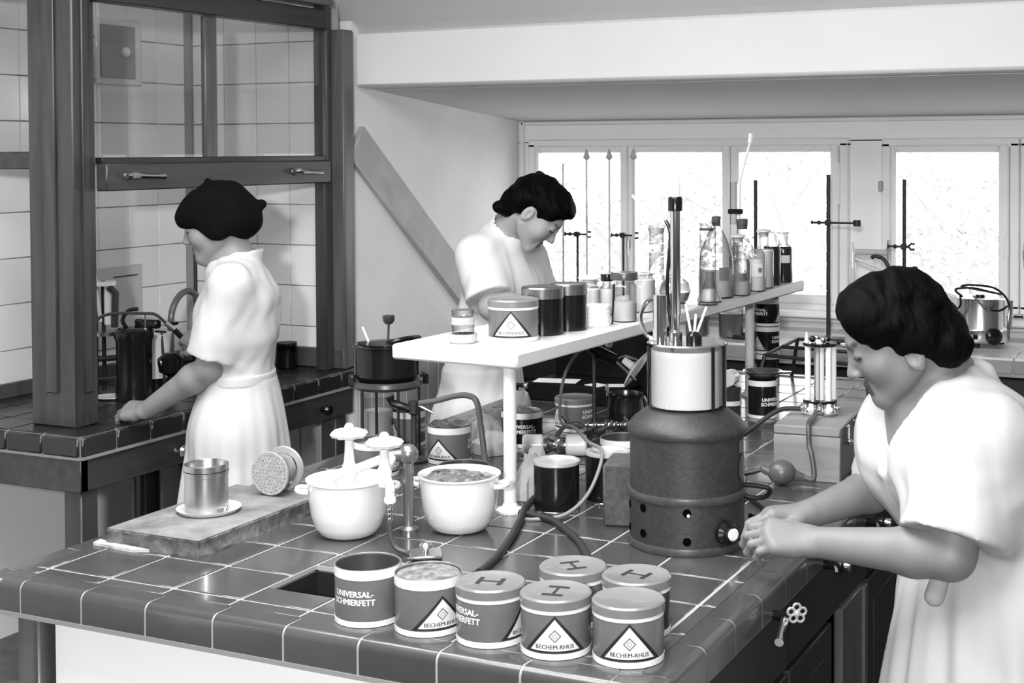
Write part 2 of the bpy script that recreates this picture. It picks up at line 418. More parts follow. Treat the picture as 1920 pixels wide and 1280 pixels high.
# ---- hood frame
hd = thing('fume_hood', 'tall wooden fume hood frame with raised glazed sash', 'hood', (-1.4, 1.9, HZ))
P(G().box((-1.262, 1.283, 1.80), (0.185, 0.095, 1.91), 0.005), 'column', dkwood, hd)
P(G().box((-1.262, 1.232, 1.85), (0.05, 0.010, 1.80), 0.003).box((-1.166, 1.283, 1.85), (0.010, 0.03, 1.80), 0.003), 'column_moulding', dkwood, hd)
P(G().box((-1.125, 2.565, 1.502), (0.09, 0.07, 1.312), 0.006), 'post', wood('post_wood', 0.07, 0.13, (26, 26, 2.2)), hd)
P(G().box((-1.155, 2.497, 1.545), (0.05, 0.05, 1.40), 0.004), 'sash_guide', dkwood, hd)
P(G().box((-1.125, 2.478, 1.95), (0.012, 0.012, 0.60), 0.002), 'guide_bead', mdwood, hd)
P(G().box((-1.14, 1.89, 2.19), (0.06, 1.16, 0.075), 0.004), 'head_rail', dkwood_h, hd)
P(G().box((-1.13, 1.89, 2.255), (0.10, 1.16, 0.03), 0.004), 'head_cornice', wood('cornice_wood', 0.09, 0.16, (26, 2.2, 26)), hd)
P(G().box((-1.60, 1.283, 2.25), (0.48, 0.06, 0.10), 0.004), 'side_head_rail', dkwood_h, hd)
P(G().box((-1.60, 1.283, 1.665), (0.48, 0.035, 0.055), 0.004), 'side_rail', dkwood_h, hd)
hg = glass('hood_glass', 0.92, 0.75, 1.1)
P(G().box((-1.60, 1.283, 1.945), (0.48, 0.004, 0.50)), 'side_pane', hg, hd)
s = P(G().box((-1.125, 1.89, 1.612), (0.045, 1.17, 0.085), 0.004), 'sash_rail', dkwood_h, hd)
G().box((-1.14, 1.89, 1.663), (0.03, 1.16, 0.02), 0.002).obj('rail_top', black, s)
G().box((-1.14, 1.825, 1.91), (0.022, 0.06, 0.48), 0.003).obj('stile', mdwood, s)
G().box((-1.14, 1.56, 1.91), (0.004, 0.47, 0.48)).obj('pane', hg, s)
G().box((-1.14, 2.16, 1.91), (0.004, 0.61, 0.48)).obj('pane', hg, s)
for y in (1.46, 2.31):
    G().lathe([(0, 0), (0.014, 0), (0.011, 0.012), (0.006, 0.02), (0, 0.02)], 12, TR(-1.102, y-0.07, 1.615) @ RY(90)).tube([(-1.085, y-0.085, 1.615), (-1.082, y-0.06, 1.617), (-1.08, y-0.02, 1.614), (-1.08, y+0.03, 1.612), (-1.082, y+0.075, 1.611)], [0.008, 0.012, 0.008, 0.007, 0.011], 8).obj('handle', chrome, s)
# ---- fittings on the walls of the hood
vp = thing('vent_cover', 'square vent cover with a round knob high on the tiled hood wall', 'vent', (-1.835, 2.13, 2.07))
G().box((0.004, 0, 0), (0.012, 0.24, 0.25), 0.004).obj('frame', porc, vp)
G().box((0.012, -0.01, 0), (0.008, 0.18, 0.20), 0.002).obj('plate', mat('grey_vent_plate', 0.33, 0.5), vp)
G().ball((0.022, 0.02, 0), 0.02).obj('knob', porc, vp)
sp = thing('socket_plate', 'pale rounded plate with a slit on the tiled wall behind the hood apparatus', 'panel', (-1.833, 2.09, 1.10))
G().box((0.002, 0, 0), (0.008, 0.30, 0.31), 0.003).obj('plate', mat('pale_plate', 0.6, 0.4), sp)
G().box((0.007, 0.06, 0.115), (0.003, 0.13, 0.004)).obj('slit', black, sp)
# ================================================================== tiled island bench
IZ = 0.90
tile_m = mat('grey_glazed_tile', 0.050, 0.26, rnd=0.16, coat=0.3, nz=(9, 0.12))
grout_m = mat('pale_grout', 0.30, 0.9)
cabw = wood('shade_black_wood', 0.003, 0.009, (26, 26, 2.2), 0.6, 0.0)  # dark wood taken near black, shade of the unlit cabinets in the colour
frontp = mat('white_front_panel', 0.82, 0.5)
isl = thing('island_bench', 'long grey tiled laboratory island bench with a sink hole and white end panel', 'bench', (0.6, 1.35, 0))
X0, X1, Y0, Y1 = -0.088, 1.286, -0.09, 2.80
def PI(g, name, m, **k): return P(g, name, m, isl, **k)
TP = 0.1445
def flat(sx, sy): return G().box((0, 0, -0.006), (sx, sy, 0.012), 0.0018).mesh('tile', tile_m)
full = flat(TP, TP); half = flat(TP, 0.0705)
def put(me, x, y, nm='tile', z=IZ): return inst(nm, me, isl, (x-isl.location.x, y-isl.location.y, z))
for i in range(8):
    for j in range(18):
        x, y = 0.075+0.15*i, 0.075+0.15*j
        if i == 3 and j == 0: put(half, x, 0.0375); continue
        if i == 3 and j == 1: put(half, x, 0.2625); continue
        put(full, x, y)
strip_x = flat(TP, 0.0325); strip_y = flat(0.0325, TP); corner = flat(0.0325, 0.0325)
put(corner, -0.0197, -0.0197); put(corner, 1.2197, -0.0197)
for i in range(8): put(strip_x, 0.075+0.15*i, -0.0197)
for j in range(18): put(strip_y, 1.2197, 0.075+0.15*j)
# round-nosed edge tiles
def nosed(length):
    """quarter-round edge tile: runs along X, outer face towards -Y"""
    prof = [(0.0, 0.0), (0.0, -0.012), (-0.036, -0.012)]
    prof = []
    r = 0.016
    for k in range(6):
        a = radians(90+90*k/5); prof.append((-0.038+0.0+r*cos(a), -r+r*sin(a)))
    outer = [(0.0, 0.0)]+prof+[(-0.054, -0.058), (-0.040, -0.058), (-0.040, -0.014), (0.0, -0.014)]
    n = len(outer); vs = [(-length/2, y, z) for y, z in outer]+[(length/2, y, z) for y, z in outer]
    fs = [tuple(range(n)), tuple(range(n, 2*n))[::-1]]+[(i, n+i, n+(i+1) % n, (i+1) % n) for i in range(n)]
    return G().raw(vs, fs).mesh('edge_tile', tile_m, 30)
nose = nosed(0.1435); nose_s = nosed(0.1372)
def edge(x, y, rz, me=None):
    o = inst('edge_tile', me or nose, isl, (x-isl.location.x, y-isl.location.y, IZ), (0, 0, rz)); return o
for i in range(8): edge(0.017+0.1482*(i+0.5), -0.036, 0)
inst('edge_tile', nosed(0.081), isl, (1.2435-isl.location.x, -0.036-isl.location.y, IZ))
o = inst('edge_tile', nosed(0.094), isl, (-0.032-isl.location.x, -0.036-isl.location.y, IZ))
for j in range(20): edge(1.232, -0.034+0.1418*(j+0.5), radians(90), nose_s)
for j in range(19): edge(-0.034, -0.034+0.149*(j+0.5), radians(-90))
for i in range(9): edge(0.0+0.15*(i+0.5)-0.05, Y1-0.054, radians(180))
strip_y2 = strip_y
for j in range(18): put(strip_y2, -0.0197, 0.075+0.15*j)
def nose_bed(length):
    r = 0.016; q = [(0.0, -0.002)]
    for k in range(6):
        a = radians(90+90*k/5); q.append((-0.038+(r-0.0012)*cos(a), -r+(r-0.0012)*sin(a)))
    q += [(-0.0528, -0.060), (-0.030, -0.060), (0.0, -0.02)]
    n = len(q); vs = [(-length/2, y, z) for y, z in q]+[(length/2, y, z) for y, z in q]
    return G().raw(vs, [tuple(range(n)), tuple(range(n, 2*n))[::-1]]+[(i, n+i, n+(i+1) % n, (i+1) % n) for i in range(n)]).mesh('edge_grout', grout_m, 30)
for le, x, y, rz in ((1.366, 0.598, -0.036, 0), (2.87, 1.232, 1.362, 90), (2.885, -0.034, 1.356, -90)):
    inst('edge_grout', nose_bed(le), isl, (x-isl.location.x, y-isl.location.y, IZ), (0, 0, radians(rz)))
# bed under the tiles with the sink opening left out
bed = G()
for x0, x1, y0, y1 in ((X0+0.012, 0.45, Y0+0.012, Y1-0.012), (0.60, X1-0.012, Y0+0.012, Y1-0.012), (0.45, 0.60, Y0+0.012, 0.075), (0.45, 0.60, 0.225, Y1-0.012)):
    bed.box(((x0+x1)/2, (y0+y1)/2, IZ-0.0318), (x1-x0, y1-y0, 0.060))
PI(bed, 'bed', grout_m)
for y, x0, x1 in ((Y0+0.004, X0, X1), ):
    PI(G().box(((x0+x1)/2, y, IZ-0.061), (x1-x0, 0.012, 0.008)).box((X0+0.004, (Y0+Y1)/2, IZ-0.061), (0.012, Y1-Y0, 0.008)), 'grout_line', mat('grey_trim_line', 0.22, 0.8))
sink = PI(G().box((0.453, 0.15, 0.79), (0.008, 0.15, 0.20)).box((0.597, 0.15, 0.79), (0.008, 0.15, 0.20)).box((0.525, 0.079, 0.79), (0.15, 0.008, 0.20)).box((0.525, 0.221, 0.79), (0.15, 0.008, 0.20)).box((0.525, 0.15, 0.69), (0.15, 0.15, 0.008)), 'sink_basin', dark_tile)
# body: white front panel between posts, dark cabinet on the right flank
PI(G().box((0.014, -0.045, 0.415), (0.055, 0.05, 0.83), 0.004), 'corner_post', mdwood)
PI(G().box((1.235, -0.045, 0.415), (0.055, 0.05, 0.83), 0.004), 'corner_post', cabw)
PI(G().box((0.63, -0.035, 0.62), (1.15, 0.02, 0.42), 0.002), 'front_panel', frontp)
PI(G().box((0.63, -0.035, 0.205), (1.15, 0.02, 0.40), 0.002), 'front_panel', frontp)
PI(G().box((0.63, 1.36, 0.02), (1.12, 2.6, 0.04)).box((0.08, 1.36, 0.42), (0.03, 2.7, 0.82)).box((0.60, 2.69, 0.42), (1.2, 0.03, 0.82)).box((0.9, 1.36, 0.42), (0.02, 2.6, 0.82)), 'carcass', cabw)
lever = G().tube([(0, 0, -0.055), (0, 0, 0.055)], 0.006).tube([(0, 0, 0), (0.035, 0.0, 0)], 0.006).ball((0, 0, 0.058), 0.009, 8).mesh('handle', steel)
for k in range(4):
    y0 = 0.0+0.64*k; y1 = y0+0.63
    dr = PI(G().box((1.250, (y0+y1)/2, 0.755), (0.022, y1-y0, 0.135), 0.003), 'drawer', cabw)
    for q in (0, 1):
        ya = y0+q*(y1-y0)/2
        if k == 1 and q == 1: continue
        d = PI(G().box((1.250, ya+(y1-y0)/4, 0.36), (0.022, (y1-y0)/2-0.006, 0.63), 0.003).box((1.262, ya+(y1-y0)/4, 0.36), (0.004, (y1-y0)/2-0.09, 0.52), 0.001), 'door', cabw)
        inst('handle', lever, d, (1.296, ya+(y1-y0)/2-0.03 if q == 0 else ya+0.03, 0.42))
        d.location = -isl.location
# cabinet panel caught by light, that brightness put into its wood colour
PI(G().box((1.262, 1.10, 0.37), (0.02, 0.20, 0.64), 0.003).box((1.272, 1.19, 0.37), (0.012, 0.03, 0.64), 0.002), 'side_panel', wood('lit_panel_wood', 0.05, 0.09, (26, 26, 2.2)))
# gas and water taps on the flank
def flank_tap(y, z, label, flower):
    t = thing('gas_tap', label, 'tap', (1.262, y, z))
    G().lathe([(0, 0), (0.016, 0), (0.016, 0.008), (0.009, 0.014), (0.009, 0.05), (0.012, 0.055), (0.012, 0.062), (0, 0.062)], 16, RY(90)).obj('body', black, t)
    if flower:
        G().tube([(0.05, -0.02, 0.0), (0.055, -0.06, -0.012), (0.06, -0.085, -0.018)], [0.008, 0.006, 0.0085], 8).obj('nozzle', chrome, t)
        M = TR(0.07, -0.01, 0.012) @ RZ(-58) @ Matrix.Scale(0.78, 4); c = Vector((0, 0, 0))
        G().cyl((0.045, 0, 0), (0.068, -0.008, 0.010), 0.005).obj('spindle', black, t)
    else:
        G().tube([(0.05, 0, 0), (0.055, -0.012, -0.012)], [0.009, 0.007], 8).obj('nozzle', black, t)
        M = TR(0.066, 0, 0); c = Vector((0, 0, 0))
        G().lathe([(0, 0), (0.011, 0), (0.012, 0.004), (0.011, 0.014), (0, 0.014)], 14, M @ RY(90)).obj('cap', chrome, t)
        return
    w_ = G()
    for a in range(5):
        an = 2*pi*a/5+pi/2; cc = c+Vector((0, cos(an), sin(an)))*0.014
        w_.tube([M @ (cc+Vector((0, cos(b*2*pi/10), sin(b*2*pi/10)))*0.0085) for b in range(10)], 0.0025, 6, closed=True)
    w_.ball(M @ c, 0.006, 8)
    w_.obj('handwheel', mat('pale_metal_wheel', 0.6, 0.3, 0.6), t)
flank_tap(0.46, 0.845, 'gas tap with a pale flower shaped handwheel below the front right bench edge', True)
flank_tap(0.80, 0.845, 'dark gas tap with a chrome cap below the near forearm', False)
flank_tap(1.16, 0.845, 'dark gas tap with a chrome cap beyond the far forearm', False)
# ================================================================== window bench
wbn = thing('window_bench', 'white tiled bench with dark cabinets under the long window', 'bench', (1.4, 3.7, 0))
wt = mat('white_bench_tile', 0.72, 0.2, rnd=0.05, coat=0.3); gf = mat('grey_edge_tile', 0.3, 0.3, rnd=0.1)
wtm = G().box((0, 0, -0.006), (0.196, 0.196, 0.012), 0.002).mesh('tile', wt)
wte = G().box((0, 0, 0), (0.196, 0.012, 0.05), 0.003).mesh('edge_tile', gf)
P(G().box((0.80, 3.725, 0.866), (3.8, 0.63, 0.06)), 'bed', grout_m, wbn)
for i in range(19):
    for j in range(3):
        inst('tile', wtm, wbn, (-1.01+0.2*i-1.4, 3.52+0.2*j-3.7, 0.905))
    inst('edge_tile', wte, wbn, (-1.01+0.2*i-1.4, 3.413-3.7, 0.872))
P(G().box((0.80, 3.74, 0.42), (3.78, 0.56, 0.83)), 'carcass', cabw, wbn)
for i in range(7):
    d = P(G().box((-0.79+0.51*i, 3.452, 0.76), (0.49, 0.02, 0.13), 0.003), 'drawer', cabw, wbn)
    d = P(G().box((-0.79+0.51*i, 3.452, 0.37), (0.49, 0.02, 0.62), 0.003), 'door', cabw, wbn)
# ================================================================== white shelf over the island
shw = mat('white_enamel_paint', 0.62, 0.3)
sh = thing('bench_shelf', 'long white shelf on round legs above the island bench', 'shelf', (0.48, 0.70, 0))
G().box((0, 0.92, 1.238), (0.33, 1.86, 0.034), 0.005).obj('board', shw, sh)
for (x, y) in ((0.122, 0.03), (0.06, 1.62)):
    l = G().cyl((x, y, IZ), (x, y, 1.222), 0.0145).obj('leg', shw, sh)
    G().lathe([(0, IZ), (0.032, IZ), (0.032, IZ+0.005), (0.018, IZ+0.012), (0.0145, IZ+0.02)], 24, TR(x, y, 0)).obj('flange', shw, l)
G().box((0.10, 0.55, 1.219), (0.012, 0.012, 0.03)).ball((0.10, 0.55, 1.2), 0.01, 8).obj('hook', steel, sh)
sh.rotation_euler = (0, 0, radians(-3.0))
# ================================================================== grease tins
tin_grey = mat('grey_tin_paint', 0.135, 0.35, coat=0.2, nz=(30, 0.06)); tin_black = mat('black_tin_paint', 0.007, 0.22, spec=0.4)
tin_white = mat('white_tin_band', 0.7, 0.35); lid_grey = mat('grey_lid_paint', 0.16, 0.33, coat=0.25, nz=(20, 0.08))
ink = mat('black_label_ink', 0.012, 0.5); label_w = mat('white_label_paper', 0.62, 0.5); ink_g = mat('grey_label_ink', 0.16, 0.6)
tin_in = mat('bare_tin_inside', 0.30, 0.25, 0.9); grease_m = mat('pale_grease', 0.17, 0.35, nz=(55, 0.8), coat=0.4); grease_d = mat('dark_grease', 0.06, 0.2, nz=(60, 0.8), coat=0.5)
CX, CY = 2.046, -1.967
def facecam(x, y, off=0.0): return math.atan2(CX-x, -(CY-y)) + radians(off)
def arc_sheet(R, ulo, uhi, vlo, vhi, n=20):
    """curved sheet between two v functions"""
    us = [ulo+(uhi-ulo)*i/n for i in range(n+1)]
    pts = wrap([(u, vlo(u)) for u in us], R)+wrap([(u, vhi(u)) for u in us], R)
    return pts, [(i, i+1, n+2+i, n+1+i) for i in range(n)]
def tri_label(R, zb, w, h, par, R0, off=0.0):
    ho = lambda W, H: (lambda u: H*max(0.0, 1-abs(u)/W))
    def sheet(Rr, W, H, z0):
        n = 20; p, f = arc_sheet(Rr, -W, W, lambda u: z0, lambda u: z0+H*max(0.002, 1-abs(u)/W), n); return G().raw(p, f)
    lb = sheet(R+0.0006, w, h, zb).obj('label_border', ink, par, rot=(0, 0, off), ang=None, fix=False)
    b = 0.0035
    sheet(R+0.0009, w-3.2*b, h-2.6*b, zb+b).obj('label', label_w, lb, ang=None, fix=False)
    g = G(); s = 0.0105; c = zb+h*0.46
    q = [(0, s), (s, 0), (0, -s), (-s, 0)]; qi = [(a*0.74, d*0.74) for a, d in q]
    g.raw(wrap([(a, c+d) for a, d in q+qi], R+0.0012), [(i, (i+1) % 4, 4+(i+1) % 4, 4+i) for i in range(4)])
    q = [(a*0.42, d*0.42) for a, d in q]; qi = [(a*0.75, d*0.75) for a, d in q]
    g.raw(wrap([(a, c+d) for a, d in q+qi], R+0.0012), [(i, (i+1) % 4, 4+(i+1) % 4, 4+i) for i in range(4)])
    g.obj('emblem', ink_g, lb, ang=None, fix=False)
    V, F, tw, th = text2d('BECHEM-RHUS')
    k = w*1.18/tw
    gl_ = G()
    for ddx in (-0.00018, 0.00018): gl_.raw(wrap([(a*k+ddx, zb+h*0.17+d*k) for a, d in V], R+0.0012), F)
    gl_.obj('lettering', ink, lb, ang=None, fix=False)
def letters(R, lines, zc, w, par, m, off=0.0, gap=0.0135):
    g = G()
    for i, s in enumerate(lines):
        V, F, tw, th = text2d(s); k = 0.0096/th if th > 0 else 0.01
        kx = min(k*1.0, w/tw)
        for bx, bz in ((-0.0006, 0), (0.0006, 0), (0, 0.0004), (0, -0.0004)): g.raw(wrap([(a*kx+off+bx, zc-i*gap+d*k+bz) for a, d in V], R+0.0008), F)
    return g.obj('lettering', m, par, ang=None, fix=False)
def heap(r, z, amp, seed, n=22, nr=7, dome=0.006):
    rg = random.Random(seed); ph = [(rg.uniform(20, 90)/r*0.05, rg.uniform(0, 6), rg.uniform(20, 90)/r*0.05, rg.uniform(0, 6)) for _ in range(7)]
    def hh(x, y, t):
        s = sum(sin(a*x+b)*sin(c*y+d) for a, b, c, d in ph)/2.5
        return z+dome*(1-t*t)+amp*s*(1-0.75*t**6)+rg.uniform(-1, 1)*amp*0.35*(1 if t < 0.99 else 0.2)
    vs = [(0, 0, hh(0, 0, 0))]; fs = []
    for k in range(1, nr+1):
        t = k/nr
        for i in range(n):
            a = 2*pi*i/n+0.1*k; x, y = r*t*cos(a), r*t*sin(a); vs.append((x, y, hh(x, y, t)))
    for i in range(n): fs.append((0, 1+i, 1+(i+1) % n))
    for k in range(nr-1):
        for i in range(n):
            a = 1+k*n+i; b = 1+k*n+(i+1) % n; fs.append((a, a+n, b+n, b))
    return G().raw(vs, fs)
def tin(label, x, y, z, off, R=0.0555, H=0.093, top='lid', paint_m=None, fill=None, mark=None, group=None, inner=None, tri_w=None, words=None):
    t = thing('grease_tin', label, 'tin', (x, y, z), facecam(x, y, off), group)
    pm = paint_m or tin_grey
    hb_ = H-(0.014 if top == 'lid' else 0.0)
    if top == 'lid':
        G().lathe([(0, 0.001), (R-0.001, 0.001), (R, 0.003), (R, hb_), (0, hb_)], 40).obj('body', pm, t)
        l = G().lathe([(R+0.0004, hb_-0.002), (R+0.0018, hb_-0.002), (R+0.0018, H-0.003), (R-0.001, H), (R-0.004, H), (R-0.006, H-0.0015), (0, H-0.0015)], 40).obj('lid', lid_grey, t)
        if mark:
            G().raw([(a*0.075*mark[1], d*0.050, H-0.0008) for a, d in text2d(mark[0])[0]], text2d(mark[0])[1]).obj('painted_mark', ink, l, rot=(0, 0, radians(mark[2])), ang=None, fix=False)
        bands = [(0.0, 0.010), (hb_-0.009, hb_-0.002)]
    else:
        G().lathe([(0, 0.001), (R-0.001, 0.001), (R, 0.003), (R, H-0.002), (R+0.001, H-0.001), (R, H), (R-0.0015, H-0.001), (R-0.002, H-0.004), (R-0.002, 0.004), (0, 0.004)], 40).obj('body', pm, t)
        G().lathe([(R-0.0022, H-0.003), (R-0.0022, 0.0045), (0, 0.0045)], 40).obj('inside', inner or tin_in, t)
        bands = [(0.0, 0.010), (H-0.018, H-0.0005)]
        if fill: heap(R-0.003, H-fill[0], fill[1], int(x*1000), dome=fill[2] if len(fill) > 2 else 0.004).obj('grease', fill[3] if len(fill) > 3 else grease_m, t)
    for a, b in bands:
        G().lathe([(R+0.0003, a+0.0005), (R+0.0009, a+0.001), (R+0.0009, b-0.0005), (R+0.0003, b)], 40).obj('band', tin_white, t)
    w_ = tri_w or 0.0525
    z0 = 0.0115; h_ = (hb_ if top == 'lid' else H-0.018)-z0-0.009
    if words != 'only': tri_label(R, z0, w_, min(h_, 0.062), t, R, radians(128) if words else 0.0)
    b = t if words == 'only' else None
    g = letters(R, ['UNIVERSAL-', 'SCHMIERFETT'], 0.056 if H > 0.085 else 0.05, 0.078, t, tin_white, 0.0 if words else R*radians(125))
    return t
FR = 'grease tins at the front edge of the island bench'
tin('open empty grey grease tin, leftmost of the front row, lettering turned to the left', 0.712, 0.010, IZ, -28, top='open', words='front', H=0.096, group=FR)
tin('open grease tin heaped with pale grease, second from left in the front row', 0.830, 0.012, IZ, 24, top='open', fill=(0.004, 0.0022, 0.004), H=0.094, group=FR)
tin('closed grease tin with lettering at its left edge, third from left in the front row', 0.949, 0.010, IZ, -58, mark=('H', 1.0, 40), words='front', group=FR)
tin('grease tin with triangle label and H on lid, second from right in front row', 1.068, 0.008, IZ, -2, mark=('H', 1.1, 75), group=FR)
tin('closed grease tin with white triangle label and plain lid, rightmost of the front row', 1.187, 0.022, IZ, 2, group=FR)
tin('left one of two closed grease tins behind the front row', 1.034, 0.143, IZ, 110, mark=('H', 1.0, 0), group=FR)
tin('right one of two closed grease tins behind the front row, dark sided', 1.151, 0.140, IZ, 140, paint_m=tin_black, mark=('H', 1.0, 10), group=FR)
MD = 'grease tins among the apparatus on the island bench'
tin('open grease tin overfilled with dark lumpy grease, triangle label turned left', 0.225, 1.105, IZ, -30, top='open', fill=(0.0, 0.006, 0.006, grease_d), group=MD)
tin('open grey tin with a white rim standing behind the right enamel pot', 0.427, 0.828, IZ, 120, top='open', H=0.066, words='only', R=0.0585, group=MD)
tin('open tin with dark grease behind the porcelain tap handwheel', 0.135, 0.905, IZ, 60, top='open', fill=(0.012, 0.003), H=0.085, group=MD)
tin('open dark tin with a white rim under the kettle stand', 0.02, 1.235, IZ, -60, top='open', R=0.045, tri_w=0.04, fill=(0.02, 0.002, 0.0, grease_d), group=MD)
tin('black open tin with white lettering and grease running down its side', 0.300, 1.36, IZ, 0, top='open', paint_m=tin_black, fill=(0.001, 0.002, 0.008, grease_d), words='only', group=MD)
tin('closed grease tin behind the lying burner with triangle label turned far left', 0.343, 1.60, IZ, -62, group=MD)
tin('grey tin with a white band half hidden behind the furnace', 0.675, 1.178, IZ, 120, words='only', top='open', H=0.085, group=MD)
tin('black tin with white lettering right of the glass beaker on the furnace', 0.772, 1.99, IZ, 46, R=0.0435, H=0.112, top='open', paint_m=tin_black, words='front', group=MD)
SK = 'black tins stacked at the far end of the island bench'
for k, (lb, off) in enumerate((('black tin at the foot of the tall stack of three, hidden behind the dish', 140), ('black tin with white triangle label, in the middle of the tall stack', -48), ('black tin with white lettering and white rim on top of the tall stack', -48))):
    tin(lb, 0.585, 2.62, IZ+0.0945*k, off, R=0.0425, H=0.0935, top='open', paint_m=tin_black, words='front' if k == 2 else None, tri_w=0.040, group=SK)
tin('grease tin with white triangle label at the near end of the white shelf', 0.534, 0.874, 1.255, -6, H=0.095, R=0.0575, tri_w=0.052)
# ================================================================== enamel pots, taps, board
enamel = mat('white_enamel', 0.72, 0.2, coat=0.5)
def pot(label, x, y, rz, fill):
    t = thing('enamel_pot', label, 'pot', (x, y, IZ), rz)
    G().lathe([(0, 0.0), (0.045, 0.0), (0.058, 0.006), (0.069, 0.022), (0.077, 0.05), (0.081, 0.085), (0.083, 0.112), (0.0865, 0.115), (0.0865, 0.118), (0.083, 0.118), (0.0805, 0.112), (0.078, 0.085), (0.074, 0.05), (0.064, 0.022), (0.045, 0.006), (0, 0.005)], 44).obj('body', enamel, t)
    for s in (-1, 1):
        G().tube(smoothpath([(s*0.080, -0.022, 0.096), (s*0.098, -0.020, 0.098), (s*0.103, 0, 0.098), (s*0.098, 0.020, 0.098), (s*0.080, 0.022, 0.096)]), 0.0055, 8).obj('handle', enamel, t)
    if fill: heap(0.0815, 0.104, 0.011, 5, 34, 12, 0.014).obj('grease', mat('streaky_grease', 0.12, 0.3, nz=(34, 0.95), coat=0.3), t)
    return t
pot('empty white enamel pot under the tap nozzles, left of two', 0.385, 0.425, radians(35), False)
pot('white enamel pot full of streaky grease beside the shelf leg, right of two', 0.575, 0.553, radians(15), True)
# water tap with two porcelain handwheels
tp = thing('bench_tap', 'bench pillar tap with two white porcelain handwheels and ribbed hose nozzles', 'tap', (0.489, 0.492, IZ))
pipe = mat('dull_nickel', 0.34, 0.28, 0.85); whitep = mat('white_tap_enamel', 0.8, 0.25, coat=0.3)
G().lathe([(0, 0), (0.02, 0), (0.02, 0.008), (0.0125, 0.014), (0.0115, 0.03), (0.0105, 0.145), (0.014, 0.15), (0, 0.152)], 20).obj('pillar', pipe, tp)
G().ball((0, 0, 0.162), 0.0215, 20).tube([(0.0, 0, 0.162), (-0.035, -0.035, 0.160)], 0.013, 12).obj('ball_joint', mat('grey_nickel', 0.22, 0.3, 0.7), tp)
def handwheel(par, c):
    g = G()
    for k in range(40): pass
    M = TR(*c)
    vs = []; prof = [(0.004, 0.012), (0.02, 0.010), (0.033, 0.006), (0.037, 0.0), (0.033, -0.006), (0.02, -0.008), (0.006, -0.012)]
    n = 48
    for r, z in prof:
        for i in range(n):
            a = 2*pi*i/n; rr = r*(1+(0.07*cos(8*a) if r > 0.015 else 0)); vs.append((rr*cos(a), rr*sin(a), z))
    m = len(prof); fs = [(k*n+i, k*n+(i+1) % n, (k+1)*n+(i+1) % n, (k+1)*n+i) for k in range(m-1) for i in range(n)]
    fs += [tuple(range(n))[::-1], tuple(range((m-1)*n, m*n))]
    g.raw(vs, fs, M)
    o = g.obj('handwheel', porc, par)
    G().lathe([(0, 0.010), (0.009, 0.010), (0.0095, 0.016), (0.006, 0.021), (0, 0.022)], 16, M).obj('hub', porc, o)
def ribbed(g, p, n=5):
    for k in range(n):
        z = -0.0095*k; r = 0.0058-0.0003*k
        g.lathe([(0, z), (r*0.7, z), (r, z-0.004), (r*0.72, z-0.0095), (0, z-0.0095)], 12, TR(*p))
def faucet(base, body, spout, hz, wheelz):
    f = G()
    f.tube(smoothpath([base, Vector(base)*0.5+Vector(body)*0.5, body], 4), 0.0095, 12)
    f.lathe([(0, -0.02), (0.012, -0.02), (0.0145, -0.008), (0.0145, 0.012), (0.011, 0.02), (0.0095, 0.04), (0.0085, wheelz-body[2]-0.012), (0, wheelz-body[2]-0.012)], 18, TR(*body))
    f.tube(smoothpath([body, (body[0]*0.6+spout[0]*0.4, body[1]*0.6+spout[1]*0.4, body[2]-0.002), (spout[0], spout[1], body[2]-0.012), (spout[0], spout[1], spout[2]+0.02), spout], 5), [0.0095]*21, 12)
    f.lathe([(0, 0), (0.0105, 0), (0.0125, 0.005), (0.0105, 0.012), (0, 0.012)], 14, TR(*spout))
    o = f.obj('faucet', whitep, tp)
    g = G(); ribbed(g, (spout[0], spout[1], spout[2])); g.obj('hose_nozzle', chrome, o)
    handwheel(tp, (body[0], body[1], wheelz))
faucet((-0.03, -0.03, 0.160), (-0.083, -0.092, 0.138), (-0.117, -0.116, 0.108), 0, 0.215)
faucet((-0.012, -0.045, 0.160), (0.030, -0.135, 0.148), (0.062, -0.165, 0.105), 0, 0.214)
def hose(label, pts, r, m=None, name='rubber_hose', k=8, grp=None):
    P_ = smoothpath(pts, k); b = Vector(pts[0])
    o = G().tube([p-b for p in P_], r, 10).obj(name, m or rubber, None, b)
    return tag(o, label, 'hose', grp)
hose_g = mat('grey_rubber', 0.055, 0.4)
hose('dark rubber hose hanging from the right tap nozzle to the bench', [(0.551, 0.327, 0.968), (0.552, 0.327, 0.94), (0.562, 0.330, 0.918), (0.585, 0.335, 0.908), (0.62, 0.318, 0.906)], 0.0055, hose_g)
# board with tin and saucer
wb_m = mat('worn_grey_board', 0.15, 0.75, nz=(11, 0.5), bump=(40, 0.5, 0.004)); edge_m = mat('rough_board_edge', 0.10, 0.85, nz=(22, 0.9), bump=(40, 0.8, 0.006))
bo = thing('stone_board', 'thick worn slab with rough chipped edges at the left of the island bench', 'board', (0.10, 0.365, IZ), radians(0))
rg = random.Random(3)
n = 20; per = []
L_, W_ = 0.40, 0.232
for (x0, y0, x1, y1) in ((-W_/2, -L_/2, W_/2, -L_/2), (W_/2, -L_/2, W_/2, L_/2), (W_/2, L_/2, -W_/2, L_/2), (-W_/2, L_/2, -W_/2, -L_/2)):
    for i in range(n): per.append((x0+(x1-x0)*i/n, y0+(y1-y0)*i/n))
lv = [(0.0, 0.002), (0.004, 0.0015), (0.012, -0.001), (0.022, -0.001), (0.030, 0.001), (0.034, -0.003)]
vs = []
for z, o_ in lv:
    for x, y in per:
        j = o_+rg.uniform(-1, 1)*0.0018; vs.append((x*(1+2*j/W_), y*(1+2*j/L_), z))
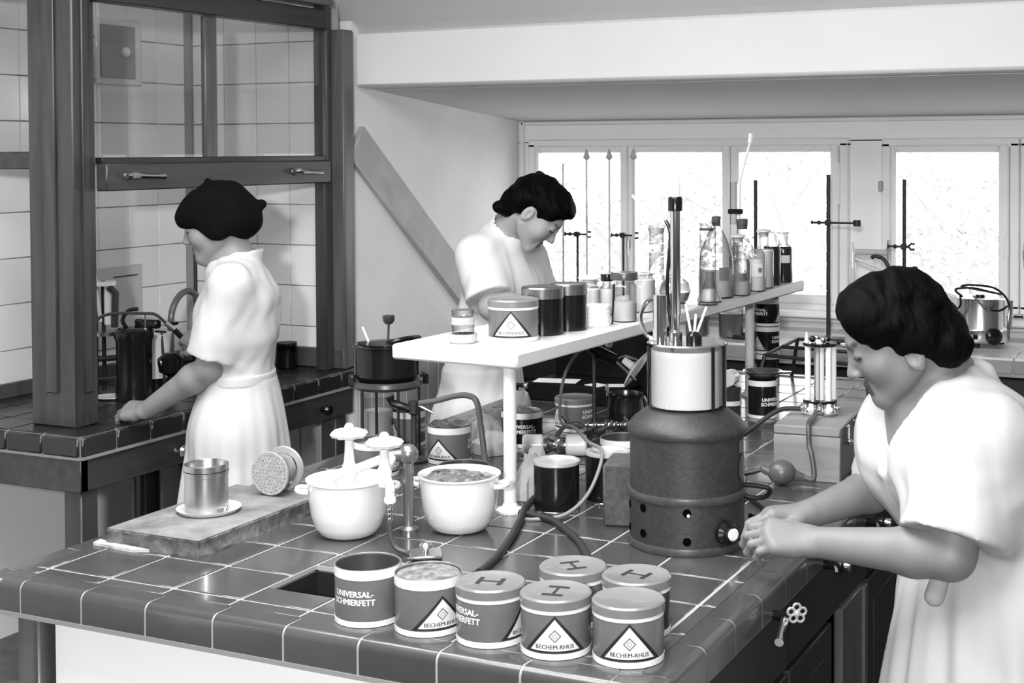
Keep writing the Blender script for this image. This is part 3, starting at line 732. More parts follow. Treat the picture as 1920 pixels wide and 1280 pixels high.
m_ = len(per); fs = [(k*m_+i, k*m_+(i+1) % m_, (k+1)*m_+(i+1) % m_, (k+1)*m_+i) for k in range(len(lv)-1) for i in range(m_)]+[tuple(range(m_))[::-1]]
G().raw(vs, fs).obj('slab_edge', edge_m, bo)
G().raw([(x*0.985, y*0.99, 0.035) for x, y in per]+[(x, y, 0.0335) for x, y in per], [tuple(range(m_))]+[(i, m_+i, m_+(i+1) % m_, (i+1) % m_) for i in range(m_)]).obj('slab_top', wb_m, bo)
G().prism([(-0.14, -0.215), (-0.03, -0.222), (0.0, -0.208), (-0.10, -0.198), (-0.145, -0.19)], 0.0, 0.006).obj('paper_scrap', mat('stained_paper', 0.4, 0.8, nz=(30, 0.4)), bo)
sa = thing('saucer', 'small flat dish under the steel cup on the slab', 'dish', (0.086, 0.350, IZ+0.035))
G().lathe([(0, 0.001), (0.04, 0.001), (0.06, 0.004), (0.066, 0.009), (0.067, 0.009), (0.062, 0.0025), (0.04, 0.0), (0, 0.0)], 40).obj('plate', mat('grey_enamel_dish', 0.5, 0.3), sa)
for q in range(6): G().ball((0.052-0.004*q, -0.012+0.006*q, 0.008), 0.004, 8).obj('bead', chrome, sa)
cu = thing('steel_cup', 'tall brushed steel cup on the dish on the slab', 'cup', (0.080, 0.350, IZ+0.0362))
R = 0.0445
G().lathe([(0, 0), (R, 0), (R, 0.075), (R+0.0015, 0.076), (R+0.0015, 0.099), (R-0.001, 0.1), (R-0.002, 0.098), (R-0.0025, 0.006), (0, 0.006)], 48).obj('wall', steel, cu)
G().lathe([(R+0.0017, 0.085), (R+0.0022, 0.086), (R+0.0017, 0.087)], 48).obj('ring_line', black, cu)
# perforated plunger lying on the slab
pl = thing('perforated_plunger', 'perforated metal disc plunger lying on its side at the far end of the slab', 'tool', (0.125, 0.505, IZ+0.0355+0.0495), radians(3))
ax = Matrix.Rotation(radians(90), 4, 'X')
dull = mat('dull_aluminium', 0.45, 0.5, 0.6)
dots = mat('perforated_metal', 0.40, 0.55, 0.4, nz=(190, 0.35))
G().lathe([(0, -0.003), (0.047, -0.003), (0.048, 0.0), (0.047, 0.003), (0, 0.003)], 44, ax).obj('perforated_disc', dots, pl)
holes = G()
for rr, nn in ((0.008, 6), (0.016, 12), (0.024, 18), (0.032, 24), (0.040, 30)):
    for i in range(nn):
        a = 2*pi*i/nn; holes.lathe([(0.0, 0.0034), (0.0013, 0.0033)], 6, ax @ TR(rr*cos(a), rr*sin(a), 0) )
holes.obj('holes', mat('hole_dark', 0.1, 0.8), pl, fix=False)['kind'] = 'stuff'
G().lathe([(0.040, -0.005), (0.034, -0.05), (0.0335, -0.05), (0.038, -0.005)], 40, ax).cyl((0, 0.0, 0), (0, 0.06, 0), 0.008).obj('cone', mat('smeared_metal', 0.28, 0.4, 0.5, nz=(30, 0.5)), pl)
G().lathe([(0.048, -0.052), (0.0495, -0.056), (0.048, -0.060), (0.036, -0.060), (0.036, -0.052), (0.048, -0.052)], 44, ax).obj('ring', dull, pl)
G().box((-0.015, 0.052, -0.012), (0.03, 0.004, 0.010)).obj('slot', black, pl)
# squat square weight with a knob
wq = thing('knobbed_block', 'small square box with a shiny knob between the pots and the front tins', 'box', (0.648, 0.300, IZ), radians(35))
G().box((0, 0, 0.011), (0.058, 0.058, 0.022), 0.002).obj('body', dark_tile, wq)
G().box((0, 0, 0.024), (0.062, 0.062, 0.006), 0.002).obj('lid', steel, wq)
G().lathe([(0, 0.027), (0.006, 0.027), (0.006, 0.032), (0.012, 0.036), (0.013, 0.041), (0.009, 0.046), (0, 0.047)], 18).obj('knob', chrome, wq)
# small metal parts left behind the slab
sm = thing('pipe_union', 'small shiny pipe union lying behind the slab at the left bench edge', 'fitting', (0.10, 0.66, IZ+0.016), radians(40))
G().lathe([(0, -0.03), (0.012, -0.03), (0.016, -0.012), (0.016, 0.012), (0.011, 0.03), (0, 0.03)], 6, RX(90)).obj('body', chrome, sm)
G().cyl((0, 0.02, 0), (0, 0.06, 0.0), 0.008).obj('stem', steel, sm)
# black cylinders beside the shelf leg
def black_can(name, label, x, y, z, r, h, lidm, open_=False, spout=False, cat='can'):
    t = thing(name, label, cat, (x, y, z), facecam(x, y))
    G().lathe([(0, 0), (r, 0), (r, h), (r-0.002, h+0.001), (r-0.003, h), (r-0.003, h-0.01 if not open_ else 0.004), (0, h-0.01 if not open_ else 0.004)], 40).obj('body', black, t)
    G().lathe([(r, h-0.006), (r+0.002, h-0.004), (r+0.002, h+0.002), (r-0.004, h+0.003), (r-0.006, h-0.002), (0, h-0.003)], 40).obj('lid', lidm, t)
    G().lathe([(r, 0.0), (r+0.0015, 0.001), (r+0.0015, 0.005), (r, 0.006)], 40).obj('base_ring', chrome, t)
    if spout: G().prism([(r-0.004, -0.02), (r+0.028, -0.004), (r+0.028, 0.004), (r-0.004, 0.02)], h-0.03, h-0.003).obj('spout', black, t)
    return t
lid_s = mat('pale_tin_lid', 0.62, 0.3, 0.5)
black_can('black_canister', 'black cylindrical canister with pale tin lid in front, right of the shelf leg', 0.690, 0.778, IZ, 0.050, 0.108, lid_s)
black_can('black_jug', 'black cylindrical jug with a pour lip and pale lid behind the canister', 0.762, 0.893, IZ, 0.050, 0.112, lid_s, spout=True, cat='jug')
# crumpled paper next to the shelf leg
def crumple(label, loc, sc, seed, m, rz=0):
    rg = random.Random(seed); g = G(); n = 9
    vs = []; fs = []
    for i in range(n):
        for j in range(n):
            u, v = i/(n-1)-0.5, j/(n-1)-0.5
            vs.append((u*sc[0]+rg.uniform(-1, 1)*0.005, v*sc[1]+rg.uniform(-1, 1)*0.005, 0.012+sc[2]*max(0, 1-2.2*(u*u+v*v))*rg.uniform(0.72, 1.0)))
    for i in range(n-1):
        for j in range(n-1): fs.append((i*n+j, (i+1)*n+j, (i+1)*n+j+1, i*n+j+1))
    lo = [(x, y, 0.001) for x, y, z in vs]
    rim = [i*n for i in range(n)]+[(n-1)*n+j for j in range(1, n)]+[i*n+n-1 for i in range(n-2, -1, -1)]+[j for j in range(n-2, 0, -1)]
    g.raw(vs+lo, fs+[tuple(reversed([a+n*n for a in f])) for f in fs]+[(rim[k], rim[(k+1) % len(rim)], rim[(k+1) % len(rim)]+n*n, rim[k]+n*n) for k in range(len(rim))])
    o = g.obj('crumpled_paper', m, None, loc, (0, 0, rz), ang=50); return tag(o, label, 'paper')
pap = mat('wrapping_paper', 0.34, 0.8, nz=(14, 0.2))
crumple('tall crumpled pale paper bag between the shelf leg and the black canister', (0.595, 0.865, IZ), (0.09, 0.10, 0.11), 4, pap, 0.4)
crumple('crumpled pale paper behind the overfilled tin', (0.28, 1.235, IZ), (0.10, 0.09, 0.05), 8, pap, 1.0)
crumple('low crumpled grey paper at the left bench edge near the tall coat', (0.205, 1.33, IZ), (0.10, 0.08, 0.075), 9, mat('grey_paper', 0.2, 0.8, nz=(14, 0.3)), 0.2)
crumple('dark folded paper bag on the black tin', (0.235, 1.475, IZ), (0.08, 0.08, 0.12), 12, mat('brown_paper', 0.2, 0.8, nz=(14, 0.3)), 0.7)
hose('thick dark hose curving from the canister to the front tins', [(0.63, 0.83, 0.925), (0.645, 0.72, 0.915), (0.672, 0.64, 0.908), (0.712, 0.53, 0.908), (0.745, 0.42, 0.908), (0.758, 0.36, 0.906), (0.77, 0.29, 0.906)], 0.008)
hose('dark hose running past the canister to the tins before the furnace', [(0.640, 0.700, 0.907), (0.675, 0.690, 0.907), (0.735, 0.665, 0.909), (0.79, 0.615, 0.908), (0.85, 0.55, 0.908), (0.893, 0.49, 0.908), (0.94, 0.42, 0.907)], 0.0075)
# rough dark block left of the furnace
bk = G().box((0, 0, 0.067), (0.072, 0.11, 0.134), 0.006).obj('fire_brick', mat('rough_dark_brick', 0.055, 0.9, nz=(60, 0.4), bump=(120, 0.5)), None, (0.862, 0.752, IZ), (0, 0, radians(14)))
tag(bk, 'rough dark grey brick standing on end against the furnace', 'brick')
# ================================================================== furnace with beaker and stirrer
ham = mat('hammered_grey_paint', 0.022, 0.5, nz=(90, 0.35), bump=(180, 0.25))
ham_l = mat('hammered_grey_ring', 0.042, 0.4, nz=(90, 0.25))
fx, fy = 1.040, 0.663
fu = thing('electric_furnace', 'large round hammered grey electric furnace with air holes and a black knob', 'furnace', (fx, fy, IZ), facecam(fx, fy))
R = 0.1155
G().lathe([(0, 0.003), (R, 0.003), (R, 0.10), (R-0.001, 0.112), (R-0.001, 0.225), (0, 0.225)], 64).obj('body', ham, fu)
for z in (0.008, 0.106):
    G().lathe([(R-0.002, z-0.008), (R+0.003, z-0.007), (R+0.005, z), (R+0.003, z+0.007), (R-0.002, z+0.008)], 64).obj('ring', ham_l, fu)
G().lathe([(R-0.002, 0.222), (R+0.003, 0.224), (R+0.005, 0.232), (R+0.002, 0.240), (R-0.008, 0.252), (R-0.03, 0.268), (R-0.045, 0.274), (0, 0.274)], 64).obj('dome_lid', ham, fu)
for a, z in ((-48, 0.086), (-48, 0.036), (0, 0.086), (0, 0.030), (-80, 0.08), (-80, 0.034), (95, 0.08), (140, 0.08), (180, 0.08)):
    M = RZ(a)
    h_ = G().lathe([(0.0, 0.0), (0.0075, 0.0), (0.0085, 0.0012), (0.0, 0.0012)], 16, M @ TR(0, -R+0.0002, z) @ RX(90)).obj('air_hole', mat('hole_shade_black', 0.002, 0.95, spec=0.0), fu)  # flat black discs, the dark inside the holes put in as colour
G().ball((0.003, -R-0.002, 0.081), 0.0035, 8).obj('pilot_lamp', porc, fu)
kn = G().lathe([(0, 0), (0.024, 0), (0.024, 0.010), (0.017, 0.016), (0.016, 0.024), (0, 0.024)], 24, RZ(39) @ TR(0, -R, 0.044) @ RX(90)).obj('control_knob', black, fu)
G().lathe([(0, 0.024), (0.0115, 0.024), (0.0125, 0.028), (0.009, 0.031), (0, 0.031)], 20, RZ(39) @ TR(0, -R, 0.044) @ RX(90)).obj('knob_face', porc, kn)
pp = arc_sheet(R+0.0008, -0.014, 0.014, lambda u: 0.19, lambda u: 0.215, 6)
G().raw([tuple(RZ(70) @ Vector(p)) for p in pp[0]], pp[1]).obj('maker_plate', steel, fu, fix=False)
g = G(); n = 20
pts = wrap([(0.021*cos(2*pi*i/n), 0.160+0.027*sin(2*pi*i/n)) for i in range(n)]+[(0, 0.160)], R+0.001)
g.raw([tuple(RZ(72) @ Vector(p)) for p in pts], [(i, (i+1) % n, n) for i in range(n)]).obj('round_badge', mat('etched_plate', 0.2, 0.3, 0.7, nz=(160, 0.7)), fu, fix=False)
G().tube(smoothpath([tuple(RZ(80) @ Vector((0, -R-dx, z))) for dx, z in ((-0.002, 0.10), (0.02, 0.095), (0.045, 0.10), (0.05, 0.115), (0.02, 0.12), (-0.002, 0.12))]), 0.005).obj('side_handle', black, fu)
hose('dark power cable leaving the furnace to the right across the bench', [(1.150, 0.735, 0.945), (1.165, 0.80, 0.925), (1.13, 0.92, 0.906), (1.02, 1.08, 0.906), (0.95, 1.30, 0.906)], 0.006, black, 'power_cable')
# beaker on top
bz = IZ+0.274
gl = glass('clear_glass', 0.94, 0.30, 1.0); gl2 = glass('thick_glass', 0.90, 0.15, 1.2)
bk_ = thing('glass_beaker', 'large glass beaker of milky white bath liquid on the furnace', 'beaker', (fx, fy, bz), facecam(fx, fy))
G().lathe([(0.0, 0.0), (0.076, 0.0), (0.080, 0.004), (0.080, 0.122), (0.083, 0.126)], 56).obj('glass_wall', gl2, bk_, fix=False)
G().lathe([(0, 0.003), (0.0705, 0.003), (0.0715, 0.006), (0.0715, 0.116), (0, 0.117)], 56).obj('milky_liquid', mat('milky_liquid', 0.86, 0.25), bk_)
G().lathe([(0.0, 0.1265), (0.078, 0.1265), (0.080, 0.128), (0.078, 0.1305), (0, 0.1305)], 56).obj('cover_plate', chrome, bk_)
for a in (38, 62): G().tube([tuple(RZ(a) @ Vector((0, -0.084, z))) for z in (0.004, 0.128)], 0.0035, 8).obj('clamp_rod', black, bk_)
sz = bz+0.1308
stx = thing('stirrer', 'tall chrome stirrer tube with black collar and white porcelain top in the beaker cover', 'stirrer', (fx-0.022, fy-0.004, sz))
G().lathe([(0, 0), (0.014, 0), (0.014, 0.018), (0.0085, 0.022), (0.0085, 0.05), (0.0105, 0.055), (0.0105, 0.27), (0, 0.27)], 24).obj('tube', chrome, stx)
G().lathe([(0, 0.262), (0.0145, 0.262), (0.0145, 0.287), (0.0125, 0.291), (0, 0.291)], 20).obj('collar', black, stx)
G().lathe([(0, 0.291), (0.0095, 0.291), (0.0105, 0.31), (0.009, 0.325), (0.005, 0.335), (0.006, 0.343), (0, 0.346)], 18).obj('porcelain_top', porc, stx)
G().cyl((-0.031, -0.007, 0), (-0.031, -0.007, 0.092), 0.0145).obj('motor_cylinder', chrome, stx)
G().tube(smoothpath([(-0.04, -0.008, 0.088), (-0.06, -0.01, 0.075), (-0.072, -0.012, 0.045), (-0.06, -0.012, 0.012), (-0.045, -0.009, 0.004)], 6), 0.0045).obj('bow_handle', chrome, stx)
G().lathe([(0, 0), (0.016, 0), (0.016, 0.012), (0.008, 0.02), (0, 0.02)], 16, TR(0.036, 0.01, 0)).obj('bung', black, stx)
for dx, top in ((0.030, (0.022, 0.0, 0.075)), (0.040, (0.062, 0.012, 0.070)), (0.036, (0.040, 0.01, 0.055))):
    G().tube([(dx, 0.01, 0.012), top], 0.0028, 8).obj('glass_rod', mat('pale_rod', 0.6, 0.2), stx)
hose('thin black cable looped along the stirrer tube', [(fx-0.052, fy+0.02, sz+0.24), (fx-0.036, fy+0.004, sz+0.215), (fx-0.039, fy+0.0, sz+0.15), (fx-0.042, fy+0.002, sz+0.10), (fx-0.045, fy+0.03, sz+0.02), (fx-0.06, fy+0.085, sz-0.05)], 0.004, black, 'power_cable')
# ================================================================== apparatus in the middle of the island
kx, ky = 0.045, 1.093
kt = thing('kettle_stand', 'black lidded kettle on a three legged burner stand at the left of the island', 'kettle', (kx, ky, IZ), facecam(kx, ky))
G().lathe([(0, 0.185), (0.055, 0.185), (0.068, 0.192), (0.078, 0.205), (0.084, 0.212), (0.084, 0.284), (0.089, 0.286), (0.089, 0.291), (0.082, 0.291), (0.080, 0.286), (0, 0.285)], 48).obj('kettle', black, kt)
G().lathe([(0.05, 0.176), (0.085, 0.178), (0.092, 0.186), (0.09, 0.196), (0.083, 0.199), (0.06, 0.190)], 40).obj('burner_ring', mat('dark_cast_metal', 0.05, 0.35, 0.3), kt)
G().lathe([(0, 0.292), (0.05, 0.293), (0.07, 0.291), (0.07, 0.294), (0.03, 0.299), (0, 0.300)], 40).obj('lid', black, kt)
G().cyl((0.004, 0, 0.298), (0.006, 0, 0.345), 0.003).lathe([(0, 0.342), (0.009, 0.342), (0.015, 0.350), (0.0155, 0.364), (0, 0.366)], 10, TR(0.006, 0, 0)).obj('stirrer_knob', mat('dark_bakelite', 0.03, 0.4), kt)
G().cyl((-0.045, 0.01, 0.292), (-0.062, 0.01, 0.335), 0.0035).obj('thermometer', mat('pale_rod', 0.6, 0.2), kt)
G().tube(smoothpath([(0.0, -0.04, 0.297), (0.03, -0.045, 0.305), (0.06, -0.03, 0.308), (0.085, 0.0, 0.300)]), 0.006).box((0.075, 0.02, 0.302), (0.03, 0.02, 0.012), 0.004).obj('lid_handle', black, kt)
G().tube([(0.086, 0, 0.21), (0.1, 0, 0.205), (0.1, 0, 0.185)], 0.008).obj('lug', black, kt)
G().box((-0.088, -0.02, 0.2), (0.018, 0.03, 0.03), 0.004).obj('lug', black, kt)
for a in (-50, 20, 90, 200):
    v = Vector((sin(radians(a))*0.082, -cos(radians(a))*0.082, 0))
    G().tube([v+Vector((0, 0, 0.002)), v+Vector((0, 0, 0.19))], 0.004, 8).ball(v+Vector((0, 0, 0.005)), 0.006, 8).obj('leg', iron, kt)
gj = thing('glass_jar', 'tall clear glass cylinder half filled, behind the kettle stand legs', 'jar', (-0.045, 1.185, IZ))
G().lathe([(0, 0), (0.041, 0), (0.043, 0.004), (0.043, 0.13), (0.046, 0.134), (0.044, 0.137)], 36).obj('glass_wall', gl2, gj, fix=False)
G().lathe([(0, 0.004), (0.040, 0.004), (0.0405, 0.095), (0, 0.095)], 32).obj('liquid', mat('grey_liquid', 0.5, 0.15), gj)
bu = thing('bench_burner', 'small dark gas burner with its brass tip behind the kettle legs', 'burner', (0.150, 1.055, IZ), radians(30))
G().lathe([(0, 0), (0.035, 0), (0.036, 0.006), (0.012, 0.014), (0.008, 0.03), (0.008, 0.12), (0.014, 0.125), (0.014, 0.155), (0, 0.155)], 20).obj('body', iron, bu)
G().tube([(-0.01, 0, 0.135), (-0.055, 0.01, 0.15), (-0.06, 0.01, 0.165)], [0.011, 0.01, 0.012]).obj('nozzle', black, bu)
G().tube([(0.01, 0, 0.145), (0.05, -0.01, 0.125)], [0.006, 0.003]).obj('tip', steel, bu)
hose('grey gas hose arching from the small burner down to the paper bag', [(0.165, 1.06, IZ+0.150), (0.22, 1.052, 1.062), (0.275, 1.048, 1.078), (0.318, 1.040, 1.083), (0.352, 1.022, 1.072), (0.378, 0.995, 1.02), (0.392, 0.985, 0.965), (0.412, 0.965, 0.92), (0.43, 0.96, 0.909)], 0.0075, mat('grey_gas_hose', 0.10, 0.45))
# open black case with papers
oc = thing('instrument_case', 'open black instrument case with white papers under the shelf', 'case', (0.175, 2.07, IZ), radians(-4))
blk = mat('black_leatherette', 0.003, 0.7, spec=0.15)
G().box((0, 0, 0.028), (0.34, 0.24, 0.056), 0.004).obj('tray', blk, oc)
G().box((0.03, 0.10, 0.17), (0.42, 0.018, 0.24), 0.006, RX(-6)).obj('lid', blk, oc)
G().box((0.20, 0.05, 0.10), (0.10, 0.06, 0.20), 0.01).obj('black_box', blk, oc)
for k, (x, y, r_, s) in enumerate(((-0.09, -0.06, 12, (0.14, 0.075)), (0.06, -0.085, -20, (0.06, 0.05)), (0.115, -0.07, 25, (0.06, 0.05)))):
    pr = G().box((0, 0, 0), (s[0], s[1], 0.0012)).obj('paper_sheet', None, None, (0.175+x, 2.07+y, IZ+0.058), (0, 0, radians(r_)))
    pr.data.materials.append(mat('white_paper', 0.82, 0.7)); tag(pr, ('white paper sheet on the left of the open black case', 'small curled paper slip in the middle of the black case', 'small paper slip at the right of the black case')[k], 'paper', 'papers on the black case')
tv = thing('small_valve', 'small dark valve at the left end of the black case', 'valve', (-0.02, 1.93, IZ))
G().lathe([(0, 0), (0.02, 0), (0.02, 0.01), (0.008, 0.02), (0.008, 0.055), (0, 0.055)], 14).tube([(-0.03, 0, 0.05), (0.03, 0, 0.05)], 0.007).obj('body', black, tv)
G().ball((0.035, 0, 0.05), 0.01, 8).obj('tip', chrome, tv)
# metal pot and hand lamp over it
mp = thing('metal_pot', 'dark round metal pot with a wire bail behind the furnace', 'pot', (0.455, 1.70, IZ), facecam(0.455, 1.70))
G().lathe([(0, 0), (0.045, 0), (0.052, 0.012), (0.053, 0.05), (0.049, 0.078), (0.052, 0.092), (0.054, 0.094), (0.050, 0.094), (0.046, 0.08), (0.049, 0.05), (0.046, 0.014), (0, 0.01)], 40).obj('body', mat('dark_polished_metal', 0.12, 0.2, 0.95), mp)
G().tube(smoothpath([(-0.052, 0, 0.085), (-0.05, 0.02, 0.115), (-0.056, 0.0, 0.10)]), 0.003).tube(smoothpath([(0.052, 0, 0.085), (0.062, 0, 0.06), (0.06, 0, 0.03)]), 0.004).obj('bail', steel, mp)
lp = thing('hand_lamp', 'hand lamp with black grip and white reflector leaning over the dark metal pot', 'lamp', (0.43, 1.513, IZ))
a0 = Vector((0.0, 0.0, 0.245)); a1 = Vector((0.04, 0.075, 0.207)); a2 = Vector((0.078, 0.145, 0.172)); dr_ = (a2-a0).normalized()
G().tube([a0, a0+dr_*0.02, a0+dr_*0.03, a1], [0.012, 0.013, 0.017, 0.016], 14).obj('grip', black, lp)
q_ = Vector((0.83, 0.10, -0.55)).normalized(); Mq = q_.to_track_quat('Z', 'Y').to_matrix().to_4x4()
G().lathe([(0.010, -0.045), (0.012, -0.016), (0.03, -0.008), (0.056, -0.002), (0.058, 0.002), (0.054, 0.003), (0.03, 0.0), (0, -0.004)], 32, TR(*a2) @ Mq).obj('reflector', porc, lp)
G().tube([a1, a1+(a2-a1)*0.5+Vector((0.01, -0.012, -0.02)), a2+Vector((0.0, -0.01, -0.03))], 0.004).tube([a1, a1+(a2-a1)*0.5+Vector((0, 0, 0.025)), a2+Vector((0.01, 0, 0.025))], 0.003).obj('fork', steel, lp)
G().tube([(0.0, 0.03, 0.0), (0.0, 0.03, 0.235), a0+dr_*0.03], 0.006).lathe([(0, 0), (0.03, 0), (0.03, 0.008), (0, 0.01)], 20, TR(0, 0.03, 0)).obj('support_rod', iron, lp)
hose('thin grey cable from the hand lamp looping down over the jug to the shelf leg', [(0.428, 1.508, 1.147), (0.410, 1.48, 1.135), (0.412, 1.40, 1.095), (0.43, 1.33, 1.04), (0.485, 1.22, 1.00), (0.60, 1.06, 1.022), (0.71, 0.90, 1.028), (0.775, 0.835, 1.02), (0.775, 0.765, 0.95), (0.745, 0.708, 0.912), (0.69, 0.672, 0.904), (0.655, 0.67, 0.903)], 0.0042, mat('pale_cable', 0.17, 0.45), 'lamp_cable')
# lying burner with white porcelain ends, pipe cross with little taps
lb = thing('porcelain_roller', 'lying metal burner body with white porcelain cylinders at both ends', 'roller', (0.446, 1.262, IZ+0.028), radians(24))
for s in (-1, 1):
    G().lathe([(0, -0.027), (0.024, -0.027), (0.028, -0.022), (0.028, 0.022), (0.024, 0.027), (0, 0.027)], 28, TR(s*0.056, 0, 0) @ RY(90)).obj('porcelain_end', porc, lb)
G().lathe([(0, -0.032), (0.022, -0.032), (0.023, -0.02), (0.017, -0.012), (0.016, 0.0), (0.024, 0.012), (0.023, 0.032), (0, 0.032)], 28, RY(90)).obj('barrel', chrome, lb)
vc = thing('valve_cross', 'brass and chrome pipe cross with small taps on a short post left of the furnace', 'valve', (0.580, 1.305, IZ), radians(24))
G().lathe([(0, 0), (0.022, 0), (0.022, 0.006), (0.007, 0.014), (0.007, 0.075), (0, 0.075)], 18).obj('post', chrome, vc)
g = G()
for x, r_ in ((-0.058, 0.010), (-0.044, 0.006), (-0.035, 0.009), (-0.02, 0.007), (0, 0.014), (0.014, 0.011), (0.03, 0.008), (0.042, 0.011), (0.056, 0.008), (0.062, 0.010)): g.ball((x, 0, 0.083), r_, 12)
g.cyl((-0.055, 0, 0.083), (0.06, 0, 0.083), 0.006).tube([(0.045, 0, 0.07), (0.045, 0, 0.098)], 0.005).tube([(0.0, -0.005, 0.083), (-0.03, -0.035, 0.075)], 0.006)
g.obj('pipe_cross', mat('polished_brass', 0.45, 0.2, 1.0), vc)
hose('short grey tube from the pipe cross to the lying burner', [(0.525, 1.275, 0.980), (0.505, 1.262, 0.988), (0.475, 1.258, 0.978), (0.452, 1.262, 0.952)], 0.006, hose_g)
# funnel dish on the right hand black tin
fd = thing('funnel_dish', 'dark shallow dish with a pour spout lying on the right hand black tin', 'dish', (0.772, 1.99, IZ+0.1125), facecam(0.772, 1.99))
G().lathe([(0, 0.0), (0.03, 0.0), (0.046, 0.012), (0.056, 0.022), (0.058, 0.024), (0.054, 0.024), (0.04, 0.012), (0, 0.006)], 36).prism([(0.046, -0.02), (0.085, -0.006), (0.085, 0.006), (0.046, 0.02)], 0.016, 0.022).obj('bowl', mat('dark_enamel', 0.05, 0.2, coat=0.5), fd)
gc = thing('glass_stopcock', 'glass piece with a round pale end between beaker and right hand black tin', 'glassware', (0.80, 1.62, IZ))
G().lathe([(0, 0), (0.03, 0), (0.03, 0.15), (0.0, 0.15)], 24).obj('dark_body', mat('amber_glass', 0.03, 0.1, coat=0.5), gc)
G().lathe([(0, -0.02), (0.021, -0.02), (0.021, 0.02), (0, 0.02)], 24, TR(0, 0, 0.172) @ RX(90)).obj('round_end', mat('pale_glass_end', 0.5, 0.15), gc)
G().lathe([(0.0305, 0.10), (0.0312, 0.10), (0.0312, 0.112), (0.0305, 0.112)], 24).obj('pale_band', tin_white, gc)
# iron frame stand
fs_ = thing('iron_frame', 'black iron rod frame standing on the bench behind the wooden box', 'stand', (0.87, 2.50, IZ))
c = [(-0.19, -0.20), (0.16, -0.30), (0.12, 0.22), (-0.20, 0.20)]
for x, y in c: G().tube([(x*1.15, y*1.15, 0), (x, y, 0.135)], 0.0065, 8).obj('leg', iron, fs_)
G().tube([(x, y, 0.135) for x, y in c], 0.006, 8, True).tube([(-0.195, 0, 0.135), (0.14, -0.04, 0.135)], 0.006).obj('frame', iron, fs_)
# ================================================================== wooden box with the gas absorption tubes
boxw = wood('light_box_wood', 0.16, 0.25, (3, 30, 30), 0.55, 0.05); boxd = wood('box_shade_wood', 0.05, 0.085, (30, 4, 30), 0.55, 0.05)
wx = thing('wooden_box', 'pale wooden instrument box with metal latches on the right of the bench', 'box', (1.105, 1.44, IZ), radians(4))
G().box((0, 0, 0.054), (0.160, 0.37, 0.108), 0.002).obj('body', boxw, wx)
G().box((0, 0, 0.120), (0.160, 0.37, 0.022), 0.003).obj('lid', boxw, wx)
G().box((0.081, 0, 0.066), (0.003, 0.36, 0.125), 0.001).obj('shaded_side', boxd, wx)  # darker sheet over the right side, its shade put into the wood colour
for y in (-0.11, 0.09):
    l = G().box((0.0845, y, 0.106), (0.006, 0.022, 0.04), 0.002).obj('latch', chrome, wx)
    G().ball((0.0895, y, 0.085), 0.008, 8).obj('latch_knob', chrome, l)
G().ball((0.083, -0.02, 0.12), 0.004, 8).obj('stud', chrome, wx)
oz = IZ+0.131
ors = thing('gas_absorber', 'bundle of upright glass absorption tubes between dark end plates on the wooden box', 'apparatus', (1.105, 1.42, oz), facecam(1.105, 1.42))
G().lathe([(0, 0), (0.045, 0), (0.046, 0.005), (0, 0.007)], 28).cyl((0, 0, 0), (0, 0, 0.03), 0.01).obj('foot', steel, ors)
for z in (0.030, 0.172): G().lathe([(0, z), (0.042, z), (0.042, z+0.007), (0, z+0.007)], 28).obj('end_plate', black, ors)
tw = mat('white_glass_tube', 0.72, 0.12, coat=0.4)
for k in range(7):
    a = 2*pi*k/7; r_ = 0.033
    G().cyl((r_*cos(a), r_*sin(a), 0.038), (r_*cos(a), r_*sin(a), 0.172), 0.0075, n=14).obj('glass_tube', tw if k % 2 == 0 else gl2, ors, fix=(k % 2 == 0))
G().cyl((0, -0.012, 0.038), (0, -0.012, 0.187), 0.011, n=16).obj('measuring_tube', tw, ors)
G().cyl((-0.033, 0, 0.179), (-0.033, 0, 0.204), 0.006, 0.002).obj('tube_tip', porc, ors)
for k in range(5):
    a = -pi/2+(k-2)*0.55; x, y = 0.04*cos(a), 0.04*sin(a)
    G().lathe([(0, 0), (0.007, 0.0), (0.009, 0.008), (0.006, 0.016), (0.006, 0.024), (0, 0.024)], 12, TR(x, y, 0.008)).ball((x*1.2, y*1.2, 0.018), 0.007, 8).obj('stopcock', (chrome, porc)[k % 2], ors)
for k in range(4): G().ball((0.02*cos(k*1.57+0.4), 0.02*sin(k*1.57+0.4), 0.188), 0.0085, 10).obj('bung', (black, chrome)[k % 2], ors)
rb = thing('rubber_bulb', 'dark rubber squeeze bulb with hoses in front of the wooden box', 'bulb', (1.075, 1.195, IZ+0.030), radians(20))
G().ball((0, 0, 0), 0.030, 24, sc=(1.12, 0.98, 0.98)).tube([(0.03, 0, -0.006), (0.052, 0.0, -0.012)], [0.013, 0.009]).tube([(-0.03, 0, 0.002), (-0.048, 0, 0.01)], [0.012, 0.009]).obj('bulb', mat('bulb_rubber', 0.075, 0.35), rb)
hose('dark hose looping from the left of the absorption tubes to the rubber bulb', [(1.065, 1.39, oz+0.015), (1.015, 1.36, oz+0.012), (0.955, 1.29, 0.995), (0.930, 1.22, 0.965), (0.945, 1.18, 0.935), (0.99, 1.17, 0.925), (1.030, 1.179, 0.936)], 0.0058)
hose('grey hose hanging in front of the wooden box from tubes to the bulb', [(1.110, 1.365, oz+0.016), (1.116, 1.32, oz+0.010), (1.122, 1.262, oz+0.009), (1.127, 1.242, oz-0.008), (1.130, 1.236, oz-0.04), (1.140, 1.222, 0.97), (1.148, 1.214, 0.93), (1.144, 1.210, 0.915), (1.128, 1.212, 0.918)], 0.0062, hose_g)
hose('short dark hose at the right edge of the wooden box', [(1.10, 1.655, 1.00), (1.13, 1.66, 1.01), (1.16, 1.65, 1.005), (1.185, 1.645, 0.985)], 0.008)
